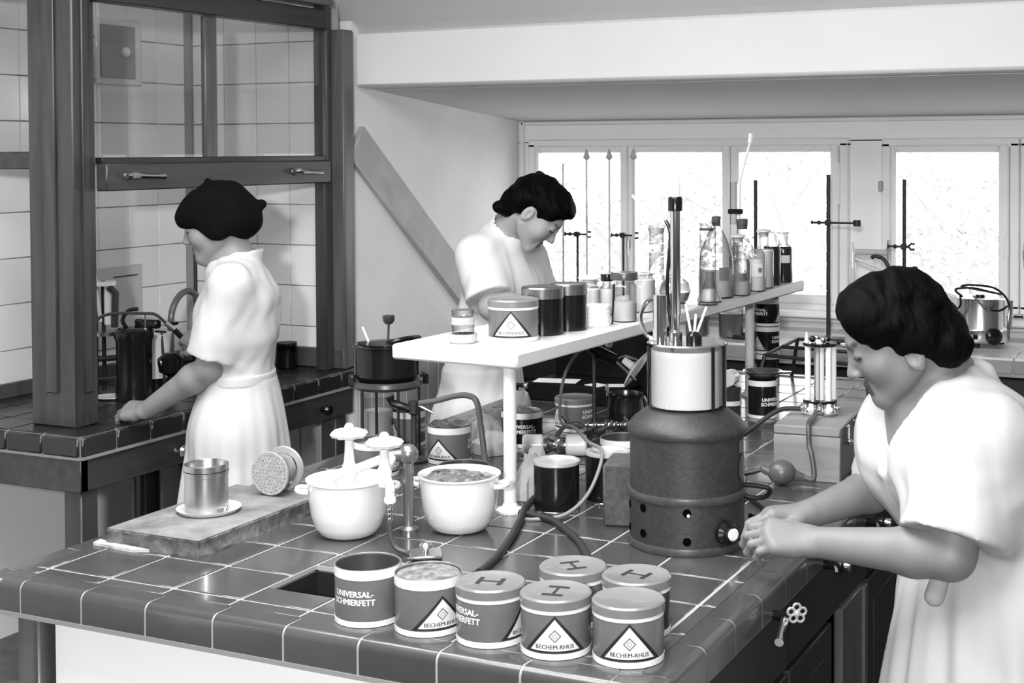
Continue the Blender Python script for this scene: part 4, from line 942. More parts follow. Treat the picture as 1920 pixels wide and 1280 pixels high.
# ================================================================== things on the shelf
SZ = 1.2555
amber = mat('dark_label_glass', 0.015, 0.12, coat=0.6); stop_g = mat('ground_glass', 0.6, 0.3)
gd = thing('glass_dishes', 'stack of clear ribbed glass dishes at the near end of the shelf', 'dishes', (0.452, 0.785, SZ))
cloud = mat('cloudy_glass', 0.42, 0.15, coat=0.5)
for k, (r, h) in enumerate(((0.033, 0.020), (0.0265, 0.020), (0.0275, 0.018), (0.0265, 0.016))):
    z = (0, 0.020, 0.0400, 0.058)[k]
    G().lathe([(0, z), (r*0.9, z), (r, z+0.004), (r*0.94, z+h*0.5), (r, z+h-0.003), (r*0.97, z+h), (0, z+h)], 36).obj('dish', (cloud, gl2, cloud, gl2)[k], gd, fix=(k % 2 == 0))
def dark_can(label, x, y, r, h):
    t = thing('dark_can', label, 'can', (x, y, SZ), facecam(x, y))
    G().lathe([(0, 0), (r, 0), (r, h-0.026), (0, h-0.026)], 40).obj('body', black, t)
    G().lathe([(r-0.001, h-0.026), (r+0.0015, h-0.026), (r+0.0015, h-0.003), (r-0.001, h), (r-0.006, h-0.002), (0, h-0.002)], 40).obj('lid', mat('dark_steel_lid', 0.28, 0.25, 0.9), t)
dark_can('squat dark can with shiny lid right behind the labelled tin on the shelf', 0.551, 0.99, 0.0495, 0.112)
dark_can('dark can behind the squat dark can, next to the white discs on the shelf', 0.570, 1.089, 0.0455, 0.112)
ds = thing('filter_discs', 'stack of white filter discs on the shelf edge', 'discs', (0.603, 1.185, SZ))
for k in range(5): G().lathe([(0, 0.0102*k), (0.0325, 0.0102*k), (0.0335, 0.0102*k+0.005), (0.0325, 0.0102*k+0.0098), (0, 0.0102*k+0.0098)], 32).obj('disc', mat('white_disc', 0.82, 0.6), ds)
def jar(name, label, x, y, r, h, neck, nh, content=None, fill=0.6, stopper=None, lid=None, labelband=None, cat='jar', grp=None):
    t = thing(name, label, cat, (x, y, SZ), facecam(x, y), grp)
    sh_ = h-nh
    G().lathe([(0, 0), (r*0.95, 0), (r, 0.003), (r, sh_*0.9), (r*0.8, sh_*0.985), (neck, sh_+0.004), (neck, h-0.006), (neck*1.28, h-0.003), (neck*1.28, h), (neck*0.9, h)], 32).obj('glass_wall', gl2, t, fix=False)
    if content is not None: G().lathe([(0, 0.003), (r*0.93, 0.003), (r*0.95, 0.006), (r*0.95, sh_*fill), (0, sh_*fill)], 28).obj('contents', content, t)
    if stopper: G().lathe([(0, h-0.012), (neck*0.86, h-0.012), (neck*0.9, h), (neck*1.5, h+0.004), (neck*1.5, h+0.008), (neck*0.7, h+0.012), (0, h+0.013)], 24).obj('stopper', stopper, t)
    if lid: G().lathe([(0, h-0.016), (neck*1.35, h-0.016), (neck*1.38, h-0.002), (neck*1.3, h+0.003), (0, h+0.003)], 28).obj('lid', lid, t)
    if labelband:
        w_, z0, z1, m_ = labelband
        p, f = arc_sheet(r+0.0006, -w_, w_, lambda u: z0, lambda u: z1, 10); G().raw(p, f).obj('label', m_, t, fix=False, ang=None)
    return t
powder = mat('pale_powder', 0.6, 0.9); white_l = mat('white_fill', 0.75, 0.5); clear_l = mat('light_liquid', 0.45, 0.12)
jar('powder_jar', 'clear jar with a dark lid and pale powder on the shelf', 0.634, 1.285, 0.0315, 0.122, 0.026, 0.022, powder, 0.5, lid=mat('dark_jar_lid', 0.05, 0.3, coat=0.3))
jar('white_jar', 'white jar with a flat white stopper behind the white discs', 0.530, 1.30, 0.028, 0.100, 0.020, 0.018, white_l, 0.97, stopper=porc)
jar('narrow_bottle', 'narrow pale bottle with a dark collar between the white jar and the powder jar', 0.535, 1.40, 0.021, 0.105, 0.013, 0.03, white_l, 0.9, lid=black, cat='bottle')
jar('white_bottle', 'wide white bottle behind the powder jar', 0.592, 1.50, 0.036, 0.105, 0.03, 0.012, white_l, 0.96)
rf = thing('round_flask', 'round bottomed clear flask lying low on a ring behind the stirrer cable', 'flask', (0.640, 1.62, SZ))
G().lathe([(0, 0.004), (0.02, 0.008), (0.036, 0.022), (0.043, 0.046), (0.038, 0.068), (0.02, 0.084), (0.012, 0.094), (0.011, 0.118), (0.014, 0.121)], 32).obj('glass_wall', gl2, rf, fix=False)
G().lathe([(0, 0.006), (0.02, 0.010), (0.034, 0.022), (0.041, 0.044), (0, 0.044)], 28).obj('liquid', clear_l, rf)
G().lathe([(0.022, 0), (0.032, 0), (0.030, 0.012), (0.024, 0.012)], 28).obj('cork_ring', mat('cork', 0.25, 0.8), rf)
wb2 = thing('wash_bottle', 'tall clear wash bottle with a slanting glass tube behind the white bottle', 'bottle', (0.545, 1.72, SZ))
G().lathe([(0, 0), (0.028, 0), (0.029, 0.004), (0.026, 0.05), (0.0215, 0.09), (0.0205, 0.20), (0.024, 0.206), (0.024, 0.222), (0.021, 0.222)], 28).obj('glass_wall', gl2, wb2, fix=False)
G().lathe([(0, 0.196), (0.019, 0.196), (0.022, 0.212), (0, 0.214)], 20).obj('stopper', stop_g, wb2)
G().tube([(0.0, 0, 0.19), (-0.005, 0, 0.235), (-0.07, -0.01, 0.305)], 0.0042).obj('tube', tw, wb2)
cy = thing('measuring_cylinder', 'slim clear glass cylinder behind the stirrer tube', 'cylinder', (0.700, 1.72, SZ))
G().lathe([(0, 0), (0.028, 0), (0.028, 0.006), (0.023, 0.012), (0.023, 0.225), (0.026, 0.23)], 28).obj('glass_wall', gl2, cy, fix=False)
def erlen(label, x, y, r, h, fill):
    t = thing('conical_flask', label, 'flask', (x, y, SZ))
    G().lathe([(0, 0), (r*0.95, 0), (r, 0.004), (r*0.36, h*0.75), (r*0.34, h*0.97), (r*0.42, h)], 32).obj('glass_wall', gl2, t, fix=False)
    G().lathe([(0, 0.002), (r*0.93, 0.003), (r*0.93*(1-0.85*fill*0.75), h*0.75*fill), (0, h*0.75*fill)], 28).obj('liquid', white_l, t)
erlen('small conical flask of white liquid beside the stirrer tube', 0.676, 1.80, 0.036, 0.085, 0.55)
bb = thing('big_bottle', 'large clear pear shaped bottle with a dark stopper and label on the shelf', 'bottle', (0.655, 1.915, SZ), facecam(0.655, 1.915))
G().lathe([(0, 0), (0.049, 0), (0.052, 0.004), (0.052, 0.095), (0.048, 0.13), (0.034, 0.17), (0.018, 0.20), (0.014, 0.215), (0.014, 0.222), (0.017, 0.225)], 40).obj('glass_wall', gl2, bb, fix=False)
G().lathe([(0, 0.004), (0.049, 0.005), (0.0495, 0.085), (0, 0.085)], 36).obj('liquid', mat('pale_bottle_liquid', 0.5, 0.1), bb)
p, f = arc_sheet(0.0526, 0.008, 0.040, lambda u: 0.055, lambda u: 0.092, 10); G().raw(p, f).obj('dark_label', mat('dark_label', 0.12, 0.5), bb, fix=False, ang=None)
G().lathe([(0, 0.21), (0.011, 0.21), (0.014, 0.238), (0, 0.240)], 16).obj('stopper', mat('dark_rubber_bung', 0.06, 0.5), bb)
G().tube([(0.0, 0, 0.235), (-0.01, 0, 0.25), (-0.12, -0.02, 0.315)], 0.004).obj('tube', tw, bb)
G().tube([(-0.004, 0.004, 0.20), (-0.05, 0.01, 0.20)], 0.004).obj('side_arm', black, bb)
RB = 'reagent bottles at the far end of the shelf'
lw = ('label', )
rb_ = [('low clear reagent bottle with a dark base right of the big bottle', 0.702, 2.005, 0.028, 0.15, clear_l, 0.4, None),
       ('clear reagent bottle with a glass stopper, second right of the big bottle', 0.668, 2.075, 0.028, 0.165, clear_l, 0.5, None),
       ('clear reagent bottle with white label and square dark mark', 0.703, 2.145, 0.029, 0.168, white_l, 0.8, 'w'),
       ('white filled reagent bottle, third from the far end of the shelf', 0.695, 2.245, 0.031, 0.172, white_l, 0.95, None),
       ('dark reagent bottle with pale shoulder, second from the far end of the shelf', 0.690, 2.345, 0.028, 0.172, amber, 0.98, None),
       ('dark reagent bottle with a white band label at the far end of the shelf', 0.697, 2.445, 0.030, 0.165, amber, 0.98, 'b')]
for k, (lab, x, y, r, h, cm, fl, lb_) in enumerate(rb_):
    band = (0.020, 0.045, 0.085, label_w) if lb_ == 'w' else ((0.024, 0.065, 0.090, label_w) if lb_ == 'b' else None)
    t = jar('reagent_bottle', lab, x, y, r, h, 0.0155, 0.045, cm, fl, stopper=stop_g if k in (1, 3) else None, labelband=band, cat='bottle', grp=RB)
    if lb_ == 'w':
        p, f = arc_sheet(r+0.0009, 0.006, 0.018, lambda u: 0.058, lambda u: 0.073, 4); G().raw(p, f).obj('label_mark', ink_g, t, fix=False, ang=None)
g5 = thing('siphon_bottle', 'bottle with a tall leaning glass siphon tube behind the reagent bottles', 'bottle', (0.605, 2.30, SZ))
G().lathe([(0, 0), (0.036, 0), (0.037, 0.004), (0.037, 0.12), (0.02, 0.15), (0.017, 0.19), (0.02, 0.194)], 32).obj('glass_wall', gl2, g5, fix=False)
G().lathe([(0, 0.18), (0.017, 0.18), (0.019, 0.212), (0, 0.212)], 20).obj('bung', mat('dark_rubber_bung', 0.06, 0.5), g5)
G().cyl((-0.03, 0, 0.195), (-0.03, 0, 0.33), 0.012, n=14).obj('side_tube', gl2, g5, fix=False)
G().cyl((-0.012, 0, 0.19), (-0.010, 0, 0.325), 0.0065).cyl((-0.010, 0, 0.325), (0.026, 0, 0.455), 0.0042).cyl((0.026, 0, 0.455), (0.030, 0, 0.485), 0.0075).obj('siphon_tube', tw, g5)
G().box((-0.018, -0.012, 0.236), (0.05, 0.012, 0.016), 0.003).obj('clip', black, g5)
# wires on the shelf front
wr = thing('thin_rod', 'thin dark rod leaning on the shelf between discs and powder jar', 'rod', (0.628, 1.222, SZ))
G().cyl((0, 0, 0), (0.004, 0.004, 0.10), 0.0022).obj('rod', black, wr)
# ================================================================== stands and apparatus on the window bench
BZ = 0.911
def clamp(t, z, x0, x1, head, par=None):
    g = G().tube([(x0, -0.012, z), (x1, -0.012, z)], 0.0042, 8).box((0, -0.006, z), (0.022, 0.026, 0.022), 0.003)
    g.tube([(x0, -0.012, z-0.008), (x0, -0.012, z+0.008)], 0.0045)
    if head == 'ring':
        g.lathe([(0.010, -0.012), (0.016, -0.012), (0.016, 0.012), (0.010, 0.012)], 16, TR(x1, -0.012, z))
    else:
        g.tube([(x1, -0.012, z), (x1+0.012, -0.012, z+0.012), (x1+0.026, -0.012, z+0.010)], 0.0045).tube([(x1, -0.012, z), (x1+0.012, -0.012, z-0.012), (x1+0.026, -0.012, z-0.010)], 0.0045)
    g.ball((x0*0.55, -0.012, z), 0.009, 8)
    g.obj('clamp', iron, t)
def stand(label, x, y, h, clamps, r=0.0062, base=(0.16, 0.10)):
    t = thing('retort_stand', label, 'stand', (x, y, BZ), 0, 'retort stands along the window')
    G().box((0, 0, 0.008), (base[0], base[1], 0.016), 0.004).obj('base', iron, t)
    G().cyl((0, 0, 0.016), (0, 0, h), r, n=10).obj('rod', iron, t)
    for c in clamps: clamp(t, *c)
    return t
stand('tall iron retort stand with a clamp in front of the wall between the windows', 0.545, 3.56, 0.675, [(0.482, -0.065, 0.12, 'ring')], 0.0085)
stand('bare iron rod stand before the third window light from the left', 0.215, 3.63, 0.65, [], 0.0075, (0.09, 0.12))
stand('iron retort stand with two clamps before the right window', 0.825, 3.68, 0.655, [(0.385, -0.062, 0.018, 'fork'), (0.292, -0.03, 0.03, 'fork')], 0.0075)
stand('short iron stand with a wing clamp left of the burettes', -0.605, 3.62, 0.415, [(0.408, -0.055, 0.045, 'fork')], 0.0052, (0.05, 0.10))
stand('short iron stand with a wing clamp under the right burette', -0.384, 3.62, 0.415, [(0.408, -0.050, 0.05, 'fork')], 0.0052, (0.05, 0.10))
stand('iron rod stand at the left end of the window behind the dark haired woman', -0.951, 3.78, 0.66, [], 0.006, (0.10, 0.10))
BT = 'burettes before the left window light'
bt_m = mat('burette_glass', 0.62, 0.15, coat=0.3)
for k, (x, lab) in enumerate(((-0.665, 'left thin glass burette before the window, plain top'), (-0.550, 'second glass burette from the left with a funnel top'), (-0.441, 'third glass burette from the left with a funnel top'), (-0.327, 'right glass burette with a funnel top in front of the window post'))):
    t = thing('burette', lab, 'burette', (x, 3.60, BZ), 0, BT)
    G().box((0, 0, 0.006), (0.045, 0.06, 0.012), 0.003).obj('foot', porc, t)
    G().cyl((0, 0, 0.012), (0, 0, 0.74 if k else 0.72), 0.0045 if k < 3 else 0.0065, n=12).obj('tube', bt_m, t)
    if k: G().lathe([(0.004, 0.735), (0.016, 0.745), (0.002, 0.785), (0.0, 0.785)], 14).obj('funnel_cap', mat('grey_cap_glass', 0.45, 0.2), t)
    G().tube([(0, 0, 0.16), (0.018, 0, 0.16)], 0.005).obj('stopcock', stop_g, t)
# hot plate pot with coiled cord
hp = thing('electric_heater', 'round polished electric heater with a dark dial and bundled flex on window bench', 'heater', (1.118, 3.72, BZ-0.0005))
hpr = facecam(1.118, 3.72)
al = mat('polished_aluminium', 0.62, 0.22, 1.0, nz=(30, 0.1), stretch=(1, 1, 0.2))
G().lathe([(0, 0.018), (0.105, 0.018), (0.108, 0.024), (0.108, 0.062), (0.101, 0.066), (0.099, 0.072), (0.099, 0.186), (0.096, 0.189), (0, 0.189)], 56).obj('drum', al, hp)
for a in (30, 150, 270): G().lathe([(0, 0), (0.014, 0), (0.016, 0.02), (0, 0.02)], 14, TR(0.085*cos(radians(a)), 0.085*sin(radians(a)), 0)).obj('foot', black, hp)
G().lathe([(0, 0), (0.033, 0), (0.033, 0.012), (0.024, 0.02), (0, 0.022)], 22, RZ(37) @ TR(0, -0.107, 0.045) @ RX(90)).obj('dial', black, hp)
G().box((0.0, -0.108, 0.042), (0.018, 0.006, 0.018), 0.002).obj('switch', black, hp)
for q in range(3): G().tube([(0.108+0.006*q, 0, 0.075), (0.112+0.006*q, 0, 0.18)], 0.003).obj('wire_handle', steel, hp)
G().lathe([(0, 0.189), (0.02, 0.189), (0.018, 0.2), (0, 0.202)], 16).obj('lid_knob', black, hp)
rg = random.Random(5); z0 = BZ+0.196
pts = [(1.07, 3.60, BZ+0.20), (1.04, 3.62, BZ+0.225), (1.10, 3.63, BZ+0.232), (1.17, 3.66, BZ+0.215), (1.20, 3.70, BZ+0.205), (1.13, 3.66, BZ+0.222), (1.06, 3.64, BZ+0.235), (1.10, 3.62, BZ+0.245), (1.19, 3.62, BZ+0.235), (1.235, 3.66, BZ+0.18), (1.236, 3.655, BZ+0.10), (1.238, 3.65, BZ+0.035)]
G().tube([p-Vector(hp.location) for p in smoothpath(pts, 8)], 0.0045, 8).obj('power_cord', black, hp, rot=None)
G().tube([p-Vector(hp.location) for p in smoothpath([(1.06, 3.606, BZ+0.205), (1.062, 3.594, BZ+0.165), (1.03, 3.59, BZ+0.14), (0.985, 3.60, BZ+0.125), (0.95, 3.62, BZ+0.06), (0.94, 3.64, BZ+0.006)], 8)], 0.0045, 8).obj('power_cord', black, hp, rot=None)
G().tube([p-Vector(hp.location) for p in smoothpath([(1.11, 3.605, BZ+0.205), (1.14, 3.596, BZ+0.175), (1.17, 3.592, BZ+0.155), (1.21, 3.606, BZ+0.150), (1.233, 3.64, BZ+0.165)], 8)], 0.0045, 8).obj('power_cord', black, hp, rot=None)
# glass condenser left of the kneeling head
ca = thing('glass_column', 'upright white glass column with a long slanting condenser tube before the windows', 'glassware', (0.66, 3.50, BZ))
G().lathe([(0, 0), (0.05, 0), (0.05, 0.01), (0.012, 0.02), (0.011, 0.26), (0.014, 0.28), (0.012, 0.32), (0.006, 0.35), (0.005, 0.41), (0, 0.41)], 20).obj('column', tw, ca)
G().cyl((0.008, 0, 0.345), (0.39, 0.06, 0.20), 0.0065).cyl((0.39, 0.06, 0.205), (0.40, 0.06, 0.05), 0.006).obj('condenser_tube', tw, ca)
G().tube([(0.01, 0.02, 0.33), (0.01, 0.02, 0.37), (0.13, 0.02, 0.37)], 0.012, 8).obj('pale_board', mat('pale_cloth', 0.5, 0.7), ca)
hk = thing('hooked_tube', 'black hooked tube rising behind the seated woman\u2019s hair', 'tube', (0.80, 3.30+0.18, BZ))
hk['label'] = 'black hooked tube rising behind the curly dark hair at right'
G().tube(smoothpath([(0.02, 0, 0.0), (0.018, 0, 0.22), (0.012, 0, 0.30), (-0.01, 0, 0.345), (-0.045, 0, 0.358), (-0.06, 0, 0.350)]), 0.008, 10).obj('tube', rubber, hk)
for (x, h, lab) in ((-0.02, 0.14, 'grey glass beaker under the far end of the shelf'), (0.13, 0.13, 'dark glass bottle behind the shelf leg on the window bench')):
    t = thing('bench_beaker', lab, 'beaker', (x, 3.56, BZ))
    G().lathe([(0, 0), (0.05, 0), (0.052, 0.004), (0.052, h), (0.055, h+0.003)], 28).obj('glass_wall', gl2, t, fix=False)
    G().lathe([(0, 0.004), (0.049, 0.004), (0.049, h*0.75), (0, h*0.75)], 24).obj('liquid', mat('grey_bench_liquid', 0.2, 0.2), t)
kp = thing('clamp_handle', 'small black handle lying on the window bench by the shelf leg', 'handle', (0.22, 3.47, BZ+0.009))
G().tube([(-0.05, 0, 0), (0.0, 0, 0.0), (0.04, 0.0, 0.002)], [0.009, 0.009, 0.006]).obj('grip', black, kp)
# ================================================================== apparatus inside the fume hood
HB = HZ+0.001
at_ = thing('titration_case', 'tall black apparatus case with white burette tube behind the wooden column', 'apparatus', (-1.57, 1.67, HB))
G().box((0, 0, 0.21), (0.08, 0.07, 0.42), 0.006).obj('case', blk, at_)
G().cyl((0.06, 0.02, 0.26), (0.035, -0.01, 0.64), 0.007).obj('glass_tube', tw, at_)
G().cyl((0.06, 0.035, 0.02), (0.06, 0.035, 0.40), 0.007).obj('rod', iron, at_)
G().lathe([(0, 0), (0.04, 0), (0.04, 0.014), (0, 0.014)], 20, TR(0.068, 0.03, 0.385)).obj('white_collar', porc, at_)
G().cyl((0.075, 0.04, 0.25), (0.075, 0.04, 0.385), 0.013).obj('white_tube', porc, at_)
G().tube([(0.10, 0.045, 0.24), (0.105, 0.045, 0.36), (0.09, 0.03, 0.38)], 0.012).obj('black_hose', rubber, at_)
G().lathe([(0, 0), (0.055, 0), (0.055, 0.012), (0, 0.012)], 24, TR(0.07, 0.03, 0.215)).obj('platform', steel, at_)
for z in (0.06, 0.13): G().tube([(0.03, 0, z), (0.13, 0.04, z+0.008)], 0.01).obj('arm', iron, at_)
bc = thing('black_flask_case', 'black cylindrical viscometer pot in the hood left of the white beaker', 'pot', (-1.37, 1.70, HB))
G().lathe([(0, 0), (0.062, 0), (0.064, 0.02), (0.058, 0.06), (0.06, 0.20), (0.066, 0.215), (0.066, 0.235), (0.05, 0.245), (0, 0.245)], 32).obj('pot', black, bc)
G().tube(smoothpath([(-0.03, 0.0, 0.24), (-0.05, 0.0, 0.27), (-0.04, 0.02, 0.30), (-0.01, 0.03, 0.305)]), 0.007).obj('bent_pipe', black, bc)
G().box((0.02, 0.045, 0.255), (0.10, 0.03, 0.03), 0.006).obj('bracket', black, bc)
wbk = thing('white_beaker', 'tall white conical beaker standing in the hood next to the raised hand', 'beaker', (-1.42, 1.855, HB))
G().lathe([(0, 0.0), (0.043, 0.0), (0.045, 0.05), (0.043, 0.05), (0.058, 0.20), (0.060, 0.205), (0.056, 0.205), (0.040, 0.06), (0, 0.05)], 36).obj('body', mat('milk_glass', 0.75, 0.2, coat=0.3), wbk)
G().lathe([(0.0455, 0.0), (0.047, 0.0), (0.047, 0.05), (0.0455, 0.05)], 36).obj('dark_base', black, wbk)
G().cyl((0.062, -0.02, 0.0), (0.05, -0.02, 0.21), 0.0045).box((0.045, -0.02, 0.215), (0.05, 0.008, 0.008), 0.002).obj('dark_rod', iron, wbk)
to = thing('blow_torch', 'thin bent gas torch held in the raised hand under the hood', 'torch', (-1.32, 1.70, 1.12))
tp_ = smoothpath([(-0.08, -0.15, -0.10), (-0.085, -0.14, 0.0), (-0.06, -0.10, 0.028), (0.0, 0.0, 0.022), (0.02, 0.03, 0.015), (0.035, 0.06, -0.015)])
G().tube(tp_, 0.0052).obj('pipe', mat('dark_metal_pipe', 0.08, 0.35, 0.6), to)
G().tube([(0.035, 0.06, -0.015), (0.05, 0.085, -0.040)], 0.009).obj('collar', chrome, to)
G().tube([(0.05, 0.085, -0.040), (0.085, 0.13, -0.105), (0.10, 0.145, -0.155)], [0.0095, 0.011, 0.012]).obj('grip', black, to)
G().tube([(0.0, 0.0, 0.022), (0.0, 0.0, -0.03)], 0.003).lathe([(0, -0.07), (0.012, -0.07), (0.013, -0.05), (0.006, -0.028), (0, -0.028)], 14).obj('burner_drop', mat('dull_brass', 0.25, 0.3, 0.8), to)
hose('black hose sagging from the torch grip to the hood bench', [(-1.22, 1.845, 0.965), (-1.215, 1.86, 0.93), (-1.23, 1.89, 0.885), (-1.29, 1.93, 0.862), (-1.38, 1.96, 0.858)], 0.011)
sp2 = thing('small_stand', 'cluster of small black glass apparatus beside the white beaker in the hood', 'apparatus', (-1.30, 1.80, HB))
G().lathe([(0, 0), (0.05, 0), (0.05, 0.01), (0.012, 0.02), (0.012, 0.07), (0.04, 0.085), (0.045, 0.13), (0.02, 0.15), (0, 0.15)], 24).obj('flask', black, sp2)
G().ball((-0.01, -0.035, 0.12), 0.014, 10).obj('shiny_valve', chrome, sp2)
hs = stand('tall thin iron rod stand in the hood in front of the raised forearm', -1.50, 2.165, 0.70, [(0.13, -0.04, 0.03, 'fork')], 0.007, (0.14, 0.10))
hs.location = (-1.50, 2.165, HB); hs['group'] = 'stands in the hood'; del hs['group']
ar = thing('arched_tube', 'arched grey rubber tube standing up beside the iron rod in the hood', 'tube', (-1.50, 2.09, HB))
G().tube(smoothpath([(0, -0.06, 0.0), (0, -0.062, 0.20), (0, -0.05, 0.27), (0, -0.01, 0.315), (0, 0.04, 0.325), (0, 0.085, 0.29), (0, 0.10, 0.2), (0, 0.10, 0.0)], 6), 0.012, 10).obj('tube', mat('grey_tubing', 0.12, 0.3, coat=0.3), ar)
G().box((0, -0.06, 0.215), (0.03, 0.05, 0.012), 0.003).obj('clip', black, ar)
dj = thing('glass_tumbler', 'dark glass tumbler on the hood bench behind the tall coat', 'jar', (-1.318, 2.475, HB), 0)
G().lathe([(0, 0), (0.038, 0), (0.04, 0.004), (0.04, 0.10), (0.038, 0.10), (0.036, 0.06), (0, 0.055)], 32).obj('glass_wall', glass('smoky_glass', 0.45, 0.3, 1.2), dj, fix=False)
G().lathe([(0, 0.003), (0.034, 0.003), (0.034, 0.06), (0, 0.06)], 24).obj('contents', mat('dark_contents', 0.04, 0.3), dj)
for k, (x, y) in enumerate(((-1.46, 1.62), )):
    t = thing('white_dish', 'small flat white dish on the hood bench near the resting hand', 'dish', (x, y+0.06, HB))
    G().lathe([(0, 0), (0.04, 0), (0.05, 0.006), (0.05, 0.009), (0.038, 0.004), (0, 0.004)], 28).obj('plate', porc, t)
# ================================================================== people: distance fields turned into smooth meshes
_C = np.array((2.0461, -1.9670, 1.6903)); _R = np.array(_r); _U = np.array(_u); _F = np.array(_f)
def at(px, py, d):
    """room point seen at (px, py) of the 1920 x 1280 frame, d metres deep"""
    return _C + d*(_F + _R*(px-1109.5)/2625.3 - _U*(py-349.7)/2625.3)
def unit(v): v = np.asarray(v, float); return v/np.linalg.norm(v)
class SDF:
    def __init__(s, lo, hi, h):
        s.lo = np.array(lo, float); s.h = h; s.n = np.ceil((np.array(hi)-s.lo)/h).astype(int)+1
        s.ax = [(s.lo[a]+h*np.arange(s.n[a])).astype(np.float32) for a in range(3)]
        s.D = np.full(s.n, 1.0, np.float32)
    def put(s, fn, lo, hi, k=0.0, mode='u'):
        m = k+2.5*s.h
        i0 = np.clip(np.floor((np.array(lo)-m-s.lo)/s.h).astype(int), 0, s.n); i1 = np.clip(np.ceil((np.array(hi)+m-s.lo)/s.h).astype(int)+1, 0, s.n)
        if (i1 <= i0).any(): return
        sl = tuple(slice(a, b) for a, b in zip(i0, i1))
        X = s.ax[0][sl[0]][:, None, None]; Y = s.ax[1][sl[1]][None, :, None]; Z = s.ax[2][sl[2]][None, None, :]
        b = fn(X, Y, Z).astype(np.float32); a = s.D[sl]
        if mode == 'u':
            if k > 0:
                hh = np.clip(0.5+0.5*(a-b)/k, 0, 1); s.D[sl] = a+(b-a)*hh-k*hh*(1-hh)
            else: s.D[sl] = np.minimum(a, b)
        else:
            b = -b
            if k > 0:
                hh = np.clip(0.5-0.5*(a-b)/k, 0, 1); s.D[sl] = a+(b-a)*hh+k*hh*(1-hh)
            else: s.D[sl] = np.maximum(a, b)
    def cone(s, a, b, ra, rb, k=0.02, mode='u', cut=None, hollow=0.0):
        a = np.asarray(a, float); b = np.asarray(b, float); ba = b-a; L2 = max(ba@ba, 1e-12)
        def fn(X, Y, Z):
            t = np.clip(((X-a[0])*ba[0]+(Y-a[1])*ba[1]+(Z-a[2])*ba[2])/L2, 0, 1)
            q = np.sqrt((X-a[0]-t*ba[0])**2+(Y-a[1]-t*ba[1])**2+(Z-a[2]-t*ba[2])**2); d = q-(ra+t*(rb-ra))
            if cut is not None:
                u = ba/np.sqrt(L2); pl = (X-b[0])*u[0]+(Y-b[1])*u[1]+(Z-b[2])*u[2]+cut; 
                if hollow: d = np.maximum(d, -np.maximum(q-(ra+t*(rb-ra)-hollow), -(pl+0.03)))
                d = np.maximum(d, pl)
            return d
        R = max(ra, rb); s.put(fn, np.minimum(a, b)-R, np.maximum(a, b)+R, k, mode)
    def chain(s, pts, rs, k=0.02):
        for i in range(len(pts)-1): s.cone(pts[i], pts[i+1], rs[i], rs[i+1], k)
    def ell(s, c, r, fr=None, k=0.02, mode='u', warp=None):
        c = np.asarray(c, float); M = np.eye(3) if fr is None else np.array(fr); r = np.asarray(r, float)
        def fn(X, Y, Z):
            x, y, z = X-c[0], Y-c[1], Z-c[2]
            q = [x*M[i][0]+y*M[i][1]+z*M[i][2] for i in range(3)]
            k0 = np.sqrt(sum((q[i]/r[i])**2 for i in range(3))); k1 = np.sqrt(sum((q[i]/r[i]**2)**2 for i in range(3)))
            d = k0*(k0-1)/np.maximum(k1, 1e-6)
            return d+warp(X, Y, Z) if warp else d
        R = r.max(); s.put(fn, c-R, c+R, k, mode)
    def skirt(s, c0, c1, r0, r1, lat, n=14, amp=0.03, k=0.03, ph=0.0):
        c0 = np.asarray(c0, float); c1 = np.asarray(c1, float); lat = unit(lat); dep = np.cross((0, 0, 1), lat)
        def fn(X, Y, Z):
            t = np.clip((Z-c0[2])/(c1[2]-c0[2]), 0, 1); x = X-(c0[0]+t*(c1[0]-c0[0])); y = Y-(c0[1]+t*(c1[1]-c0[1]))
            a = r0[0]+(r1[0]-r0[0])*t**0.7; b = r0[1]+(r1[1]-r0[1])*t**0.7
            u = x*lat[0]+y*lat[1]; v = x*dep[0]+y*dep[1]; th = np.arctan2(v/b, u/a)
            f = 1+amp*np.minimum(1, t*3+0.15)*(np.sin(n*th+ph+1.5*np.sin(2*th+Z*3))+0.5*np.sin(2.3*n*th+Z*6))
            d = (np.sqrt((u/a)**2+(v/b)**2)-f)*np.minimum(a, b)*0.8
            return np.maximum(np.maximum(d, Z-c0[2]), c1[2]-Z)
        R = max(max(r0), max(r1))*1.15
        s.put(fn, (min(c0[0], c1[0])-R, min(c0[1], c1[1])-R, min(c0[2], c1[2])), (max(c0[0], c1[0])+R, max(c0[1], c1[1])+R, max(c0[2], c1[2])), k)
    def wrinkle(s, amp, fr, seed=0):
        rg = np.random.RandomState(seed); X, Y, Z = s.ax[0][:, None, None], s.ax[1][None, :, None], s.ax[2][None, None, :]
        for f in fr:
            v = rg.normal(size=(3, 3)); v = v/np.linalg.norm(v, axis=1)[:, None]*f; p = rg.uniform(0, 6, 3)
            w = [np.sin(X*v[i, 0]+p[i])[..., ] for i in range(0)]
            a = np.sin(X*v[0, 0]+Y*v[0, 1]+Z*v[0, 2]*0.45+p[0]+1.8*np.sin(X*v[1, 0]*0.5+Y*v[1, 1]*0.5+Z*v[1, 2]*0.5+p[1])).astype(np.float32)
            s.D += amp*(np.abs(a)**1.5*np.sign(a))*np.float32(fr[0]/f)
